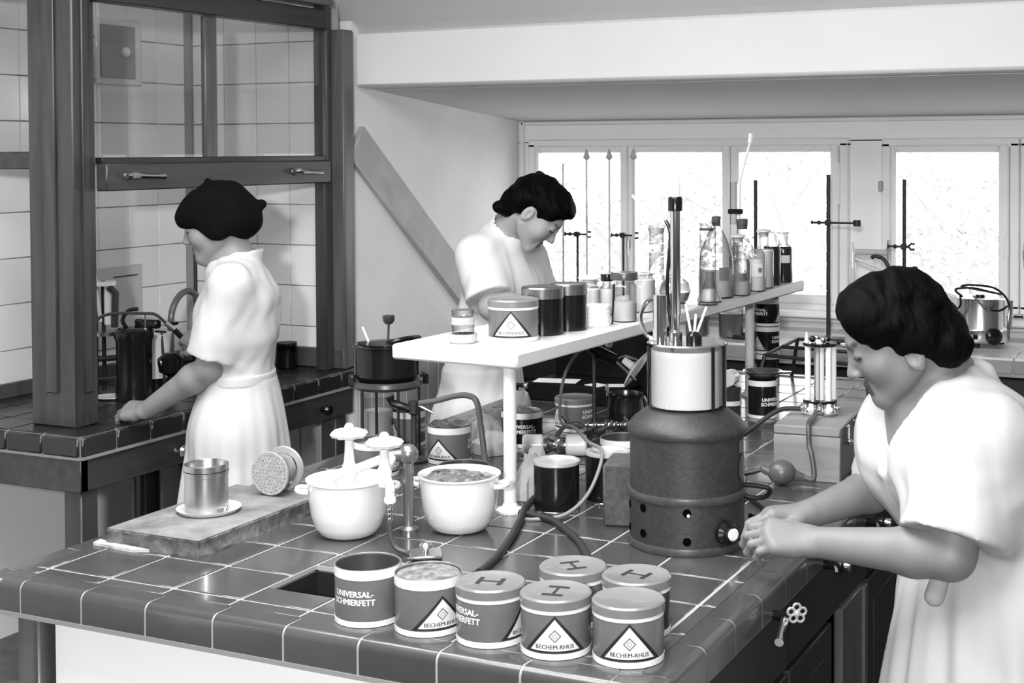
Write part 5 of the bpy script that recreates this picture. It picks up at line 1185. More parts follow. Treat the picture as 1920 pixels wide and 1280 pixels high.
    def mesh(s, name, m, classify=None, mats=()):
        D = s.D; ins = D < 0; n = s.n
        c = np.zeros(n-1, np.int8)
        for i in (0, 1):
            for j in (0, 1):
                for k in (0, 1): c += ins[i:n[0]-1+i, j:n[1]-1+j, k:n[2]-1+k]
        act = (c > 0) & (c < 8); I = np.argwhere(act); idx = np.full(n-1, -1, np.int32); idx[act] = np.arange(len(I))
        acc = np.zeros((len(I), 3)); cnt = np.zeros(len(I))
        cor = [(i, j, k) for i in (0, 1) for j in (0, 1) for k in (0, 1)]
        val = {q: D[I[:, 0]+q[0], I[:, 1]+q[1], I[:, 2]+q[2]].astype(float) for q in cor}
        for q in cor:
            for a in range(3):
                if q[a]: continue
                p = list(q); p[a] = 1; p = tuple(p); A, B = val[q], val[p]
                mk = (A < 0) != (B < 0); t = A[mk]/(A[mk]-B[mk]); pt = np.tile(np.array(q, float), (mk.sum(), 1)); pt[:, a] = t
                acc[mk] += pt; cnt[mk] += 1
        V = s.lo+s.h*(I+acc/np.maximum(cnt, 1)[:, None]); F = []
        for a in range(3):
            b, e = (a+1) % 3, (a+2) % 3
            A = ins[tuple(slice(0, n[x]-1) if x == a else slice(1, n[x]-1) for x in range(3))]
            B = ins[tuple(slice(1, n[x]) if x == a else slice(1, n[x]-1) for x in range(3))]
            E = np.argwhere(A != B); fl = A[A != B]
            if not len(E): continue
            base = E.copy(); base[:, b] += 1; base[:, e] += 1
            def g(db, de):
                q = base.copy(); q[:, b] += db; q[:, e] += de; return idx[q[:, 0], q[:, 1], q[:, 2]]
            Q = np.stack([g(-1, -1), g(0, -1), g(0, 0), g(-1, 0)], 1); Q[~fl] = Q[~fl][:, ::-1]; F.append(Q)
        F = np.concatenate(F); F = F[(F >= 0).all(1)]
        # two light smoothing passes
        for _ in range(2):
            S = np.zeros_like(V); K = np.zeros(len(V))
            for i in range(4):
                u, w_ = F[:, i], F[:, (i+1) % 4]
                for x in range(3): S[:, x] += np.bincount(u, V[w_, x], len(V))+np.bincount(w_, V[u, x], len(V))
                K += np.bincount(u, minlength=len(V))+np.bincount(w_, minlength=len(V))
            V = V*0.55+0.45*S/np.maximum(K, 1)[:, None]
        return V, F
def to_obj(name, V, F, mats, parent=None, classify=None, origin=None):
    me = bpy.data.meshes.new(name); o0 = np.array(origin if origin is not None else (0, 0, 0), float); V = V-o0
    me.vertices.add(len(V)); me.vertices.foreach_set('co', V.astype(np.float32).ravel())
    me.loops.add(F.size); me.loops.foreach_set('vertex_index', F.astype(np.int32).ravel())
    me.polygons.add(len(F)); me.polygons.foreach_set('loop_start', np.arange(0, F.size, 4, dtype=np.int32))
    me.update(calc_edges=True)
    for m in mats: me.materials.append(m)
    if classify is not None:
        for nm, wt in zip(('lip', 'brow'), classify(V+o0)):
            at_ = me.attributes.new(nm, 'FLOAT', 'POINT'); at_.data.foreach_set('value', wt.astype(np.float32))
    me.shade_smooth()
    o = inst(name, me, parent)
    if parent is None: o.location = origin if origin is not None else (0, 0, 0)
    else: o.location = Vector(tuple(o0))-parent.location
    return o
class Frame:
    """head frame: F forward, U up"""
    def __init__(s, c, F, pitch, roll=0.0):
        F = unit(F); Rr = unit(np.cross(F, (0, 0, 1))); U = np.cross(Rr, F); p = radians(pitch)
        s.F = F*cos(p)-U*sin(p); U = U*cos(p)+F*sin(p); q = radians(roll)
        s.R = Rr*cos(q)+U*sin(q); s.U = U*cos(q)-Rr*sin(q); s.c = np.asarray(c, float)
    def p(s, x, f, u): return s.c+s.R*x+s.F*f+s.U*u
    def M(s): return [s.R, s.F, s.U]
    def loc(s, P): q = P-s.c; return np.stack([q@s.R, q@s.F, q@s.U], -1)
def head(S, f, sc=1.0, neck=None, nr=0.054, ez=0.0):
    e = lambda x, y, z, r, k=0.02, mode='u': S.ell(f.p(x*sc, y*sc, z*sc), np.array(r)*sc, f.M(), k*sc, mode)
    cn = lambda a, b, ra, rb, k=0.01, mode='u': S.cone(f.p(*(np.array(a)*sc)), f.p(*(np.array(b)*sc)), ra*sc, rb*sc, k*sc, mode)
    e(0, -0.012, 0.035, (0.072, 0.092, 0.080), 0.0)
    e(0, 0.030, -0.020, (0.058, 0.062, 0.078), 0.03)
    for s in (-1, 1):
        cn((s*0.046, 0.0, -0.055), (s*0.012, 0.066, -0.094), 0.019, 0.016, 0.03)
        e(s*0.036, 0.056, -0.030, (0.024, 0.024, 0.024), 0.025)
    e(0, 0.070, -0.094, (0.018, 0.018, 0.018), 0.02)
    cn((-0.028, 0.078, 0.020), (0.028, 0.078, 0.020), 0.011, 0.011, 0.015)
    for s in (-1, 1):
        e(s*0.031, 0.098, 0.002, (0.018, 0.016, 0.012), 0.012, 's')
        e(s*0.031, 0.0755, 0.001, (0.0145, 0.0135, 0.0125), 0.003)
        cn((s*0.018, 0.088, -0.003), (s*0.045, 0.080, -0.003), 0.0025, 0.0025, 0.004)
    cn((0, 0.085, 0.010), (0, 0.1065, -0.031), 0.0055, 0.0085, 0.012)
    for s in (-1, 1):
        e(s*0.010, 0.097, -0.0355, (0.0065, 0.008, 0.0055), 0.007)
        e(s*0.0065, 0.100, -0.0425, (0.003, 0.004, 0.003), 0.002, 's')
    cn((-0.017, 0.082, -0.0605), (0.017, 0.082, -0.0605), 0.0055, 0.0055, 0.006); e(0, 0.091, -0.059, (0.010, 0.005, 0.0048), 0.006)
    cn((-0.014, 0.082, -0.0715), (0.014, 0.082, -0.0715), 0.0065, 0.0065, 0.006); e(0, 0.088, -0.072, (0.010, 0.006, 0.0055), 0.006)
    cn((-0.021, 0.092, -0.0655), (0.021, 0.092, -0.0655), 0.0018, 0.0018, 0.003, 's')
    for s in (-1, 1):
        e(s*0.073, -0.008, -0.018+ez, (0.008, 0.018, 0.030), 0.006)
        e(s*0.080, -0.003, -0.014+ez, (0.006, 0.009, 0.017), 0.006, 's')
    if neck is not None:
        S.cone(f.p(0, -0.040*sc, -0.050*sc), neck, nr*0.92, nr*1.08, 0.02)
def face_class(f, sc=1.0):
    def seg(L, a, b):
        a = np.array(a)*sc; b = np.array(b)*sc; t = np.clip(((L-a)@(b-a))/((b-a)@(b-a)), 0, 1); return np.linalg.norm(L-a-t[:, None]*(b-a), axis=1)
    def cl(P):
        L = f.loc(P); lip = np.zeros(len(P)); br = np.zeros(len(P))
        st = lambda d, r, w: np.clip((r-d)/w+0.5, 0, 1)
        for z, r in ((-0.0605, 0.0052), (-0.0715, 0.0058)): lip = np.maximum(lip, st(seg(L, (-0.014, 0.090, z), (0.014, 0.090, z)), (r+0.003)*sc, 0.003))
        for s in (-1, 1):
            br = np.maximum(br, 0.85*st(seg(L, (s*0.017, 0.089, 0.0205), (s*0.043, 0.078, 0.0225)), 0.0050*sc, 0.0035))
            br = np.maximum(br, st(seg(L, (s*0.019, 0.089, -0.0045), (s*0.044, 0.080, -0.0035)), 0.0040*sc, 0.003))
        return lip, br
    return cl
def hand(S, wrist, d, n, thumb, curl=(35, 40, 30), sc=1.0, tc=(25, 20), spread=1.0):
    d = unit(d); n = unit(n-d*np.dot(n, d)); l = np.cross(d, n)*thumb; wrist = np.asarray(wrist, float)
    kn = [(0.086, 0.029), (0.090, 0.010), (0.085, -0.009), (0.076, -0.026)]
    Ls = [(0.042, 0.025, 0.020), (0.046, 0.029, 0.021), (0.042, 0.027, 0.020), (0.034, 0.020, 0.018)]; rr = [0.0092, 0.0095, 0.009, 0.008]
    for (a, b), L, r in zip(kn, Ls, rr):
        k0 = wrist+(d*a+l*b)*sc; S.cone(wrist+(d*0.012+l*b*0.55)*sc, k0, 0.0165*sc, 0.0125*sc, 0.014)
        S.cone(wrist+(d*0.04+l*b*0.8-n*0.008)*sc, k0-n*0.004*sc, 0.014*sc, 0.011*sc, 0.012)
        dd = unit(d+l*(b*3.0*spread)); p = k0; ang = 0
        for i in range(3):
            ang += radians(curl[i]); v = dd*cos(ang)-n*sin(ang); q = p+v*L[i]*sc
            S.cone(p, q, r*(1-0.10*i)*sc, r*(0.92-0.10*i)*sc, 0.0045); p = q
    t0 = wrist+(d*0.022+l*0.022-n*0.006)*sc; v = unit(d*0.62+l*0.70-n*0.35); t1 = t0+v*0.042*sc
    S.cone(t0, t1, 0.0165*sc, 0.0115*sc, 0.012)
    v2 = unit(d*cos(radians(tc[0]))+l*0.25-n*0.45); t2 = t1+v2*0.030*sc; S.cone(t1, t2, 0.0108*sc, 0.0098*sc, 0.006)
    t3 = t2+unit(v2-l*0.35)*0.024*sc; S.cone(t2, t3, 0.0098*sc, 0.0078*sc, 0.006)
def arm(S, sh, el, wr, r=(0.048, 0.040, 0.041, 0.026), k=0.02):
    sh, el, wr = (np.asarray(v, float) for v in (sh, el, wr))
    S.cone(sh, el, r[0], r[1], k); m = el+(wr-el)*0.25
    S.cone(el, m, r[1]*0.95, r[2], k); S.cone(m, wr, r[2], r[3], k)
def legs(name_origin, hips, feet, facing, r=(0.075, 0.05, 0.052, 0.034)):
    lo = np.min([*hips, *feet], 0)-0.2; hi = np.max([*hips, *feet], 0)+0.2; lo[2] = -0.01
    S = SDF(lo, hi, 0.008)
    for h, f in zip(hips, feet):
        h = np.array(h); f = np.array(f, float); kn = (h+f)/2+np.array((*(np.array(facing)[:2]*0.02), 0))
        S.cone(h, kn, r[0], r[1], 0.02); S.cone(kn, kn+(f-kn)*0.35, r[1], r[2], 0.02); S.cone(kn+(f-kn)*0.35, f+np.array((0, 0, 0.06)), r[2], r[3], 0.02)
        fd = np.array((*unit(np.array(facing)[:2]), 0)); S.cone(f+np.array((0, 0, 0.05))-fd*0.02, f+fd*0.14+np.array((0, 0, 0.035)), 0.036, 0.024, 0.02)
    return S.mesh('legs', None)
def shoes(feet, facing, m, par):
    fd = np.array((*unit(np.array(facing)[:2]), 0))
    for f in feet:
        f = np.array(f, float); S = SDF(f-0.3, f+np.array((0.3, 0.3, 0.15)), 0.006)
        S.cone(f+np.array((0, 0, 0.040))-fd*0.03, f+fd*0.15+np.array((0, 0, 0.032)), 0.042, 0.032, 0.02)
        S.ell(f+fd*0.06-np.array((0, 0, 0.16)), (0.4, 0.4, 0.162), None, 0.0, 's')
        V, F = S.mesh('shoe', None); to_obj('shoe', V, F, [m], par, None, f)
def merge(a, b): return np.concatenate([a[0], b[0]]), np.concatenate([a[1], b[1]+len(a[0])])
 
def skin_tone(name, v):
    m = mat(name, v, 0.55, nz=(25, 0.06)); nt = m.node_tree; b = nt.nodes['Principled BSDF']; src = b.inputs['Base Color'].links[0].from_socket
    for nm, q in (('lip', v*0.42), ('brow', 0.02)):
        a = nt.nodes.new('ShaderNodeAttribute'); a.attribute_name = nm
        mx = nt.nodes.new('ShaderNodeMix'); mx.data_type = 'FLOAT'
        nt.links.new(a.outputs['Fac'], mx.inputs[0]); nt.links.new(src, mx.inputs[2]); mx.inputs[3].default_value = q; src = mx.outputs[0]
    nt.links.new(src, b.inputs['Base Color']); return m
skins = [skin_tone('darkened_skin', 0.16), skin_tone('skin', 0.23), skin_tone('brightened_skin', 0.31)]  # flash falloff evened out in the skin colours, darker near, lighter far
hair_m = mat('dark_hair', 0.0012, 0.6, spec=0.05, nz=(70, 0.5), bump=(140, 0.6, 0.004), stretch=(1, 1, 0.35)); cloth = mat('white_cotton', 0.58, 0.75, bump=(300, 0.08), nz=(3, 0.02)); cloth2 = mat('white_work_coat', 0.64, 0.8, bump=(300, 0.08), nz=(3, 0.03))
belt_m = mat('cloth_belt', 0.34, 0.8); shoe_m = mat('dark_shoe', 0.03, 0.4); beret_m = mat('black_headscarf', 0.002, 0.85, spec=0.1, bump=(60, 0.4, 0.004))
Z3 = np.array((0, 0, 1.0))
def hair_obj(blobs, cut, lo, hi, h, par, noise=(0.006, 60), name='hair', m=None, skinf=None):
    S = SDF(lo, hi, h)
    for c, r, fr, k in blobs: S.ell(c, r, fr, k)
    for c, r, fr, k in cut: S.ell(c, r, fr, k, 's')
    if noise: S.wrinkle(noise[0], [noise[1], noise[1]*1.7, noise[1]*2.9], 3)
    V, F = S.mesh(name, None); return to_obj(name, V, F, [m or hair_m], par, None, par.location)

# ------------------------------------------------------------------ woman at the right, adjusting the furnace
def woman_right():
    T = unit(-_R*0.927-_F*0.375); T[2] = 0; T = unit(T); L = np.array((-T[1], T[0], 0.0))
    hd = Frame(at(1681, 627, 2.57), (-0.945, -0.33, 0), 26)
    nb = at(1768, 728, 2.60); ch = at(1775, 815, 2.60); wa = at(1865, 985, 2.56); hp = at(1880, 1120, 2.56)
    shN = at(1838, 800, 2.45); shF = at(1700, 800, 2.74)
    elN = at(1782, 1040, 2.40); wrN = at(1528, 1016, 2.53); elF = at(1668, 905, 2.80); wrF = at(1520, 962, 2.68)
    S = SDF((1.10, 0.22, 0.86), (1.80, 1.0, 1.50), 0.0032)
    head(S, hd, 1.0, nb, 0.050, -0.018)
    S.cone(nb+L*0.0, ch, 0.07, 0.10, 0.04); S.cone(ch-L*0.06, ch+L*0.06, 0.10, 0.10, 0.04); S.cone(ch, wa, 0.10, 0.085, 0.04)
    S.cone(nb, shN, 0.05, 0.048, 0.04); S.cone(nb, shF, 0.05, 0.048, 0.04)
    arm(S, shN, elN, wrN, (0.048, 0.041, 0.0415, 0.027)); arm(S, shF, elF, wrF, (0.048, 0.041, 0.041, 0.027))
    up = unit(-_F*0.55+_U*0.83)
    hand(S, wrN, unit(-_R*1.0+_U*0.12+_F*0.10), unit(_U*0.80-_F*0.62), 1.0, (30, 48, 40), 0.93, (10, 20))
    hand(S, wrF, unit(-_R*1.0-_F*0.10+_U*0.02), unit(_U*0.95+_F*0.15), -1.0, (25, 45, 40), 0.93, (10, 20))
    body = S.mesh('person', None)
    ft = [np.array((hp[0]+0.0, hp[1], 0))+L*0.09-T*0.02, np.array((hp[0], hp[1], 0))-L*0.09-T*0.02]
    lg = legs('', [hp+L*0.08, hp-L*0.08], ft, T)
    V, F = merge(body, lg)
    cl = face_class(hd)
    o = to_obj('person', V, F, [skins[0]], None, cl, (hp[0], hp[1], 0))
    tag(o, 'dark haired woman in a white short sleeved dress bending to the furnace at right', 'person')
    # dress
    D = SDF((1.30, 0.18, 0.42), (2.12, 1.10, 1.36), 0.0055)
    nbk = nb-T*0.01
    D.cone(nb-Z3*0.03, ch, 0.088, 0.118, 0.04)
    D.cone(ch-L*0.065+Z3*0.0, ch+L*0.065, 0.118, 0.118, 0.05)
    D.cone(ch-L*0.05+T*0.035-Z3*0.05, ch+L*0.05+T*0.035-Z3*0.05, 0.098, 0.098, 0.06)
    D.cone(wa-L*0.05, wa+L*0.05, 0.105, 0.105, 0.06); mid = (ch+wa)/2
    D.cone(mid-L*0.06, mid+L*0.06, 0.118, 0.118, 0.07)
    D.cone(nbk-Z3*0.02, shN-Z3*0.015, 0.060, 0.055, 0.045); D.cone(nbk-Z3*0.02, shF-Z3*0.015, 0.060, 0.055, 0.045)
    for sh, el in ((shN, elN), (shF, elF)):
        D.cone(sh+(el-sh)*0.10, sh+(el-sh)*0.86, 0.066, 0.090 if sh is shN else 0.080, 0.05, cut=0.0, hollow=0.0)
    D.wrinkle(0.0065, [22, 38, 62, 100], 11)
    D.skirt((wa[0], wa[1], wa[2]-0.035), (hp[0]+0.01, hp[1], 0.44), (0.155, 0.125), (0.29, 0.25), L, 11, 0.030, 0.02)
    D.cone(hp-L*0.08, hp+L*0.08, 0.125, 0.125, 0.05)
    # open neck: wedge in front of the throat
    th = nb+T*0.06-Z3*0.005; lowp = ch+T*0.155-Z3*0.075
    D.cone(nb+Z3*0.06+T*0.02, nb+T*0.03+Z3*0.0, 0.075, 0.062, 0.012, 's')
    D.cone(th+Z3*0.02+T*0.02, lowp, 0.058, 0.010, 0.010, 's')
    # lapels and collar
    sd = unit(np.cross(unit(lowp-th), T))
    for s in (-1, 1):
        a = nb+L*s*0.068-T*0.015+Z3*0.032; b = th+L*s*0.058+T*0.010-Z3*0.03; c = lowp+L*s*0.014-T*0.022+Z3*0.012
        D.chain([a, b, c], [0.016, 0.015, 0.006], 0.014)
    D.cone(nb-T*0.055+L*0.045+Z3*0.034, nb-T*0.055-L*0.035+Z3*0.030, 0.018, 0.016, 0.03)
    Vd, Fd = D.mesh('dress', None); to_obj('dress', Vd, Fd, [mat('white_linen', 0.40, 0.8, bump=(300, 0.08), nz=(3, 0.03))], o, None, o.location)
    # belt with a loose end
    B = SDF(wa-0.25, wa+np.array((0.25, 0.25, 0.12)), 0.005)
    def ring(X, Y, Z):
        x = X-wa[0]; y = Y-wa[1]; u = x*L[0]+y*L[1]; v = x*T[0]+y*T[1]; q = (np.sqrt((u/0.158)**2+(v/0.112)**2)-1)*0.11
        return np.maximum(np.abs(q)-0.006, np.abs(Z-(wa[2]-0.035))-0.020)
    B.put(ring, wa-0.25, wa+0.25); e0 = wa+T*0.118+L*0.02-Z3*0.035; B.cone(e0, e0+T*0.05-Z3*0.06+L*0.03, 0.016, 0.018, 0.01)
    Vb, Fb = B.mesh('belt', None); to_obj('belt', Vb, Fb, [belt_m], o, None, o.location)
    shoes(ft, T, shoe_m, o)
    # hair: dark waves brushed back into a roll over the nape
    p = hd.p; M = hd.M()
    bl = [(p(0, -0.012, 0.036), (0.081, 0.098, 0.084), M, 0.0), (p(0, 0.040, 0.074), (0.066, 0.044, 0.040), M, 0.03), (p(0, -0.068, -0.045), (0.072, 0.046, 0.050), M, 0.03), (p(0, -0.084, -0.028), (0.056, 0.036, 0.044), M, 0.03)]
    for s in (-1, 1):
        bl += [(p(s*0.062, 0.022, 0.046), (0.024, 0.048, 0.036), M, 0.02), (p(s*0.068, -0.030, 0.000), (0.022, 0.046, 0.046), M, 0.02), (p(s*0.056, -0.080, -0.055), (0.028, 0.034, 0.030), M, 0.02), (p(s*0.050, 0.055, 0.064), (0.024, 0.028, 0.026), M, 0.02)]
    rg = random.Random(4)
    for q in range(60):
        a = rg.uniform(-pi, pi); b = rg.uniform(0.15, 1.7)
        x, y, z = 0.076*sin(a)*sin(b), -0.008-0.088*cos(a)*sin(b), 0.036+0.068*cos(b)
        if y > 0.050 and z < 0.07: continue
        bl.append((p(x, y, z), (0.014, 0.016, 0.011), M, 0.012))
    ct = [(p(0, 0.102, -0.002), (0.072, 0.062, 0.078), M, 0.01), (p(0, 0.047, -0.075), (0.10, 0.055, 0.062), M, 0.01)]
    ct += [(p(s*0.084, 0.004, -0.055), (0.03, 0.020, 0.026), M, 0.008) for s in (-1, 1)]
    hair_obj(bl, ct, hd.c-0.19, hd.c+0.19, 0.003, o, (0.0022, 90))
    return o
# ------------------------------------------------------------------ woman at the fume hood
def woman_left():
    T = unit((-0.84, -0.54, 0)); L = np.array((-T[1], T[0], 0.0))
    hd = Frame(at(404, 417, 4.33), (-0.86, -0.51, 0), 17)
    nb = at(438, 498, 4.36); ch = at(452, 560, 4.36); wa = at(450, 700, 4.36); hp = at(440, 800, 4.36)
    shN = ch+L*0.165+Z3*0.055+T*0.01; shF = ch-L*0.165+Z3*0.055+T*0.01
    elN = at(392, 690, 4.22); wrN = np.array((-1.005, 1.36, 0.895)); elF = np.array((-0.97, 1.76, 1.00)); wrF = np.array((-1.155, 1.805, 1.035))
    S = SDF((-1.34, 1.10, 0.80), (-0.50, 1.98, 1.74), 0.0036)
    head(S, hd, 1.0, nb, 0.052)
    S.cone(nb, ch, 0.06, 0.10, 0.04); S.cone(ch-L*0.06, ch+L*0.06, 0.10, 0.10, 0.04); S.cone(ch, wa, 0.10, 0.085, 0.04)
    S.cone(nb, shN, 0.05, 0.046, 0.04); S.cone(nb, shF, 0.05, 0.046, 0.04)
    arm(S, shN, elN, wrN, (0.046, 0.041, 0.043, 0.028)); arm(S, shF, elF, wrF, (0.046, 0.040, 0.041, 0.027))
    hand(S, wrN, unit((-0.97, 0.02, -0.10)), unit((-0.05, -0.50, 0.86)), 1.0, (22, 42, 35), 1.0, (10, 20), 1.5)
    hand(S, wrF, unit((-0.85, 0.20, 0.25)), unit((0.25, -0.70, 0.65)), -1.0, (40, 55, 45), 1.0, (10, 20), 1.4)
    body = S.mesh('person', None)
    ft = [np.array((hp[0]+0.02, hp[1], 0))+L*0.09, np.array((hp[0]+0.02, hp[1], 0))-L*0.09]
    V, F = merge(body, legs('', [hp+L*0.08, hp-L*0.08], ft, T))
    o = to_obj('person', V, F, [skins[1]], None, face_class(hd), (hp[0], hp[1], 0))
    tag(o, 'woman in a white dress and black headscarf working at the fume hood', 'person')
    D = SDF((-1.20, 1.02, 0.42), (-0.38, 1.98, 1.62), 0.006)
    D.cone(nb-Z3*0.03, ch, 0.080, 0.112, 0.04); D.cone(ch-L*0.075, ch+L*0.075, 0.108, 0.108, 0.05); D.cone(ch-L*0.05+T*0.04-Z3*0.05, ch+L*0.05+T*0.04-Z3*0.05, 0.09, 0.09, 0.05)
    mid = (ch+wa)/2; D.cone(mid-L*0.06, mid+L*0.06, 0.104, 0.104, 0.06); D.cone(wa-L*0.05, wa+L*0.05, 0.098, 0.098, 0.05)
    D.cone(nb-Z3*0.03, shN, 0.06, 0.058, 0.05); D.cone(nb-Z3*0.03, shF, 0.06, 0.058, 0.05)
    for sh, el in ((shN, elN), (shF, elF)): D.cone(sh+(el-sh)*0.02, sh+(el-sh)*0.86, 0.058, 0.076, 0.05, cut=0.0, hollow=0.0)
    D.wrinkle(0.0042, [24, 41, 70, 100], 5)
    D.skirt((wa[0], wa[1], wa[2]-0.01), (hp[0]+0.0, hp[1], 0.44), (0.150, 0.108), (0.25, 0.20), L, 10, 0.028, 0.02, 1.0)
    D.cone(hp-L*0.08, hp+L*0.08, 0.115, 0.115, 0.05)
    ax0 = unit(hd.p(0, -0.03, -0.055)-nb); D.cone(nb+ax0*0.15, nb+ax0*0.035, 0.064, 0.058, 0.006, 's')
    # stand-up collar
    ca = nb-Z3*0.02-T*0.012; cb = nb+Z3*0.055-T*0.02; ax = unit(cb-ca+T*0.010)
    def col(X, Y, Z):
        x, y, z = X-ca[0], Y-ca[1], Z-ca[2]; h = x*ax[0]+y*ax[1]+z*ax[2]; q = np.sqrt(np.maximum(x*x+y*y+z*z-h*h, 0))
        fwd = x*T[0]+y*T[1]
        return np.maximum(np.abs(q-0.067-0.15*h)-0.005, np.maximum(-h-0.03, h-0.070+np.maximum(fwd, 0)*0.7))
    D.put(col, ca-0.12, ca+0.12, 0.006)
    Vd, Fd = D.mesh('dress', None); to_obj('dress', Vd, Fd, [cloth], o, None, o.location)
    B = SDF(wa-0.22, wa+np.array((0.22, 0.22, 0.1)), 0.005)
    def ring(X, Y, Z):
        x = X-wa[0]; y = Y-wa[1]; u = x*L[0]+y*L[1]; v = x*T[0]+y*T[1]; q = (np.sqrt((u/0.153)**2+(v/0.104)**2)-1)*0.10
        return np.maximum(np.abs(q)-0.005, np.abs(Z-wa[2]+0.005)-0.018)
    B.put(ring, wa-0.22, wa+0.22); Vb, Fb = B.mesh('belt', None); to_obj('belt', Vb, Fb, [cloth], o, None, o.location)
    shoes(ft, T, shoe_m, o)
    p = hd.p; M = hd.M()
    bl = [(p(0, -0.020, 0.036), (0.090, 0.110, 0.080), M, 0.0), (p(0, 0.050, 0.044), (0.078, 0.062, 0.044), M, 0.03), (p(0, -0.076, -0.012), (0.086, 0.066, 0.066), M, 0.04), (p(0, -0.020, 0.070), (0.075, 0.085, 0.052), M, 0.03),
          (p(0, -0.015, 0.124), (0.008, 0.008, 0.012), M, 0.008), (p(0.01, 0.062, 0.088), (0.008, 0.008, 0.014), M, 0.006), (p(0.0, -0.148, 0.012), (0.014, 0.018, 0.016), M, 0.012)]
    for s in (-1, 1): bl.append((p(s*0.066, -0.020, -0.012), (0.026, 0.055, 0.034), M, 0.03)); bl.append((p(s*0.070, -0.012, -0.034), (0.020, 0.030, 0.022), M, 0.02))
    ct = [(p(0, 0.112, -0.042), (0.085, 0.062, 0.060), M, 0.006), (p(0, 0.050, -0.092), (0.11, 0.075, 0.052), M, 0.006)]
    h = hair_obj(bl, ct, hd.c-0.19, hd.c+0.19, 0.0042, o, (0.0022, 45), 'headscarf', beret_m); h['label'] = 'black headscarf tied at the back'
    return o
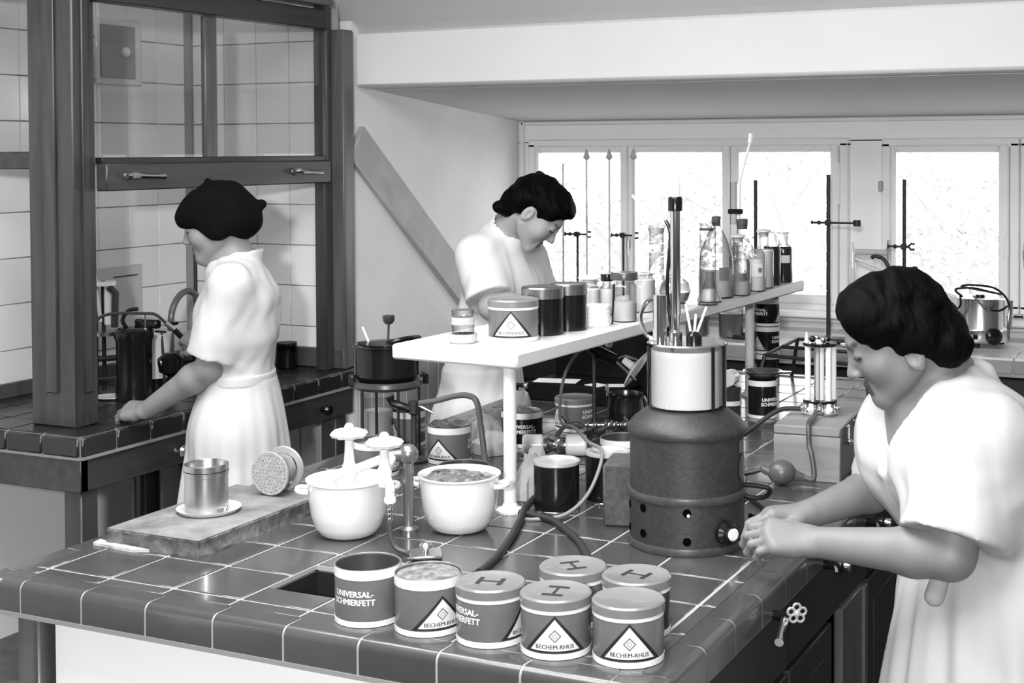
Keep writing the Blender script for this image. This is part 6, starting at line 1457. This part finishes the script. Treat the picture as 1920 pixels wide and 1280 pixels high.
# ------------------------------------------------------------------ woman behind the shelf
def woman_back():
    T = unit(_R*0.985-_F*0.17); T[2] = 0; T = unit(T); L = np.array((-T[1], T[0], 0.0))
    hd = Frame(at(1007, 395, 4.56), (0.956, 0.293, 0), 49)
    nb = at(942, 448, 4.64); ch = at(938, 525, 4.68); wa = at(905, 690, 4.76); hp = at(893, 790, 4.78)
    shN = at(898, 480, 4.55); shF = at(985, 490, 4.82)
    elN = at(922, 575, 4.46); wrN = at(1045, 575, 4.40); elF = at(1035, 600, 4.80); wrF = at(1105, 590, 4.62)
    S = SDF(np.min([nb, wa, elN, wrN, shF, hd.c], 0)-0.20, np.max([nb, wa, elN, wrN, wrF, shF, hd.c], 0)+0.20, 0.0044)
    head(S, hd, 1.0, nb, 0.047)
    S.cone(nb, ch, 0.06, 0.10, 0.04); S.cone(ch-L*0.06, ch+L*0.06, 0.10, 0.10, 0.04); S.cone(ch, wa, 0.10, 0.085, 0.04)
    S.cone(nb, shN, 0.05, 0.046, 0.04); S.cone(nb, shF, 0.05, 0.046, 0.04)
    arm(S, shN, elN, wrN, (0.046, 0.042, 0.043, 0.028)); arm(S, shF, elF, wrF, (0.046, 0.040, 0.041, 0.027))
    hand(S, wrN, unit(T+np.array((0, 0, -0.2))), Z3, -1.0, (30, 40, 35), 0.95)
    hand(S, wrF, unit(T-L*0.0+np.array((0, 0, -0.2))), Z3, 1.0, (30, 40, 35), 0.95)
    body = S.mesh('person', None)
    ft = [np.array((hp[0]-0.02, hp[1], 0))+L*0.09, np.array((hp[0]-0.02, hp[1], 0))-L*0.09]
    V, F = merge(body, legs('', [hp+L*0.08, hp-L*0.08], ft, T))
    o = to_obj('person', V, F, [skins[2]], None, face_class(hd), (hp[0], hp[1], 0))
    tag(o, 'dark haired woman in a white work coat looking down behind the shelf', 'person')
    D = SDF(np.min([hp, wa, ch, elN, shF], 0)-np.array((0.32, 0.32, 0.0)), np.max([hp, ch, shF, nb], 0)+np.array((0.32, 0.32, 0.12)), 0.0065)
    D = SDF((D.lo[0], D.lo[1], 0.42), np.max([hp, ch, shF, nb], 0)+np.array((0.30, 0.30, 0.12)), 0.0065)
    D.cone(nb-Z3*0.02, ch, 0.080, 0.114, 0.04); D.cone(ch-L*0.075, ch+L*0.075, 0.112, 0.112, 0.05); D.cone(ch-L*0.05+T*0.045-Z3*0.04, ch+L*0.05+T*0.045-Z3*0.04, 0.095, 0.095, 0.05)
    mid = (ch+wa)/2; D.cone(mid-L*0.07, mid+L*0.07, 0.118, 0.118, 0.06); D.cone(wa-L*0.07, wa+L*0.07, 0.110, 0.110, 0.05)
    D.cone(nb-Z3*0.03, shN, 0.06, 0.066, 0.04); D.cone(nb-Z3*0.03, shF, 0.06, 0.066, 0.04)
    for sh, el in ((shN, elN), (shF, elF)): D.cone(sh+(el-sh)*0.0, sh+(el-sh)*0.84, 0.064, 0.080, 0.05, cut=0.0, hollow=0.0)
    D.wrinkle(0.0045, [22, 40, 66, 95], 8)
    D.skirt((wa[0], wa[1], wa[2]), (hp[0], hp[1], 0.44), (0.175, 0.125), (0.24, 0.20), L, 8, 0.022, 0.03, 2.0)
    D.cone(hp-L*0.08, hp+L*0.08, 0.125, 0.125, 0.05)
    ax = unit(hd.p(0, -0.03, -0.055)-nb); D.cone(nb+ax*0.046, nb-ax*0.02, 0.068, 0.080, 0.03, cut=None)
    D.cone(nb+ax*0.16, nb+ax*0.070, 0.066, 0.060, 0.004, 's')
    Vd, Fd = D.mesh('work_coat', None); co = to_obj('work_coat', Vd, Fd, [cloth2], o, None, o.location)
    shoes(ft, T, shoe_m, o)
    p = hd.p; M = hd.M()
    bl = [(p(0, -0.014, 0.034), (0.079, 0.096, 0.080), M, 0.0), (p(0, 0.045, 0.072), (0.064, 0.046, 0.038), M, 0.03), (p(0, -0.066, -0.056), (0.056, 0.040, 0.044), M, 0.03), (p(0, -0.078, -0.020), (0.062, 0.040, 0.050), M, 0.03)]
    for s in (-1, 1): bl += [(p(s*0.062, 0.022, 0.044), (0.024, 0.048, 0.034), M, 0.02), (p(s*0.060, -0.060, -0.010), (0.026, 0.042, 0.042), M, 0.02)]
    rg = random.Random(9)
    for q in range(46):
        a = rg.uniform(-pi, pi); b = rg.uniform(0.2, 1.9); x, y, z = 0.072*sin(a)*sin(b), -0.016-0.084*cos(a)*sin(b), 0.034+0.066*cos(b)
        if y > 0.04 and z < 0.07: continue
        bl.append((p(x, y, z), (0.014, 0.016, 0.012), M, 0.018))
    for q in range(12): bl.append((p(rg.uniform(-0.045, 0.045), -0.088+rg.uniform(-0.015, 0.015), rg.uniform(-0.085, -0.01)), (0.015, 0.015, 0.014), M, 0.02))
    ct = [(p(0, 0.098, -0.016), (0.072, 0.056, 0.078), M, 0.01), (p(0, 0.040, -0.075), (0.10, 0.062, 0.064), M, 0.01)]
    ct += [(p(s*0.084, -0.002, -0.016), (0.03, 0.024, 0.034), M, 0.008) for s in (-1, 1)]
    hair_obj(bl, ct, hd.c-0.19, hd.c+0.19, 0.0038, o, (0.0025, 85))
    return o
PEOPLE = [woman_right(), woman_left(), woman_back()]
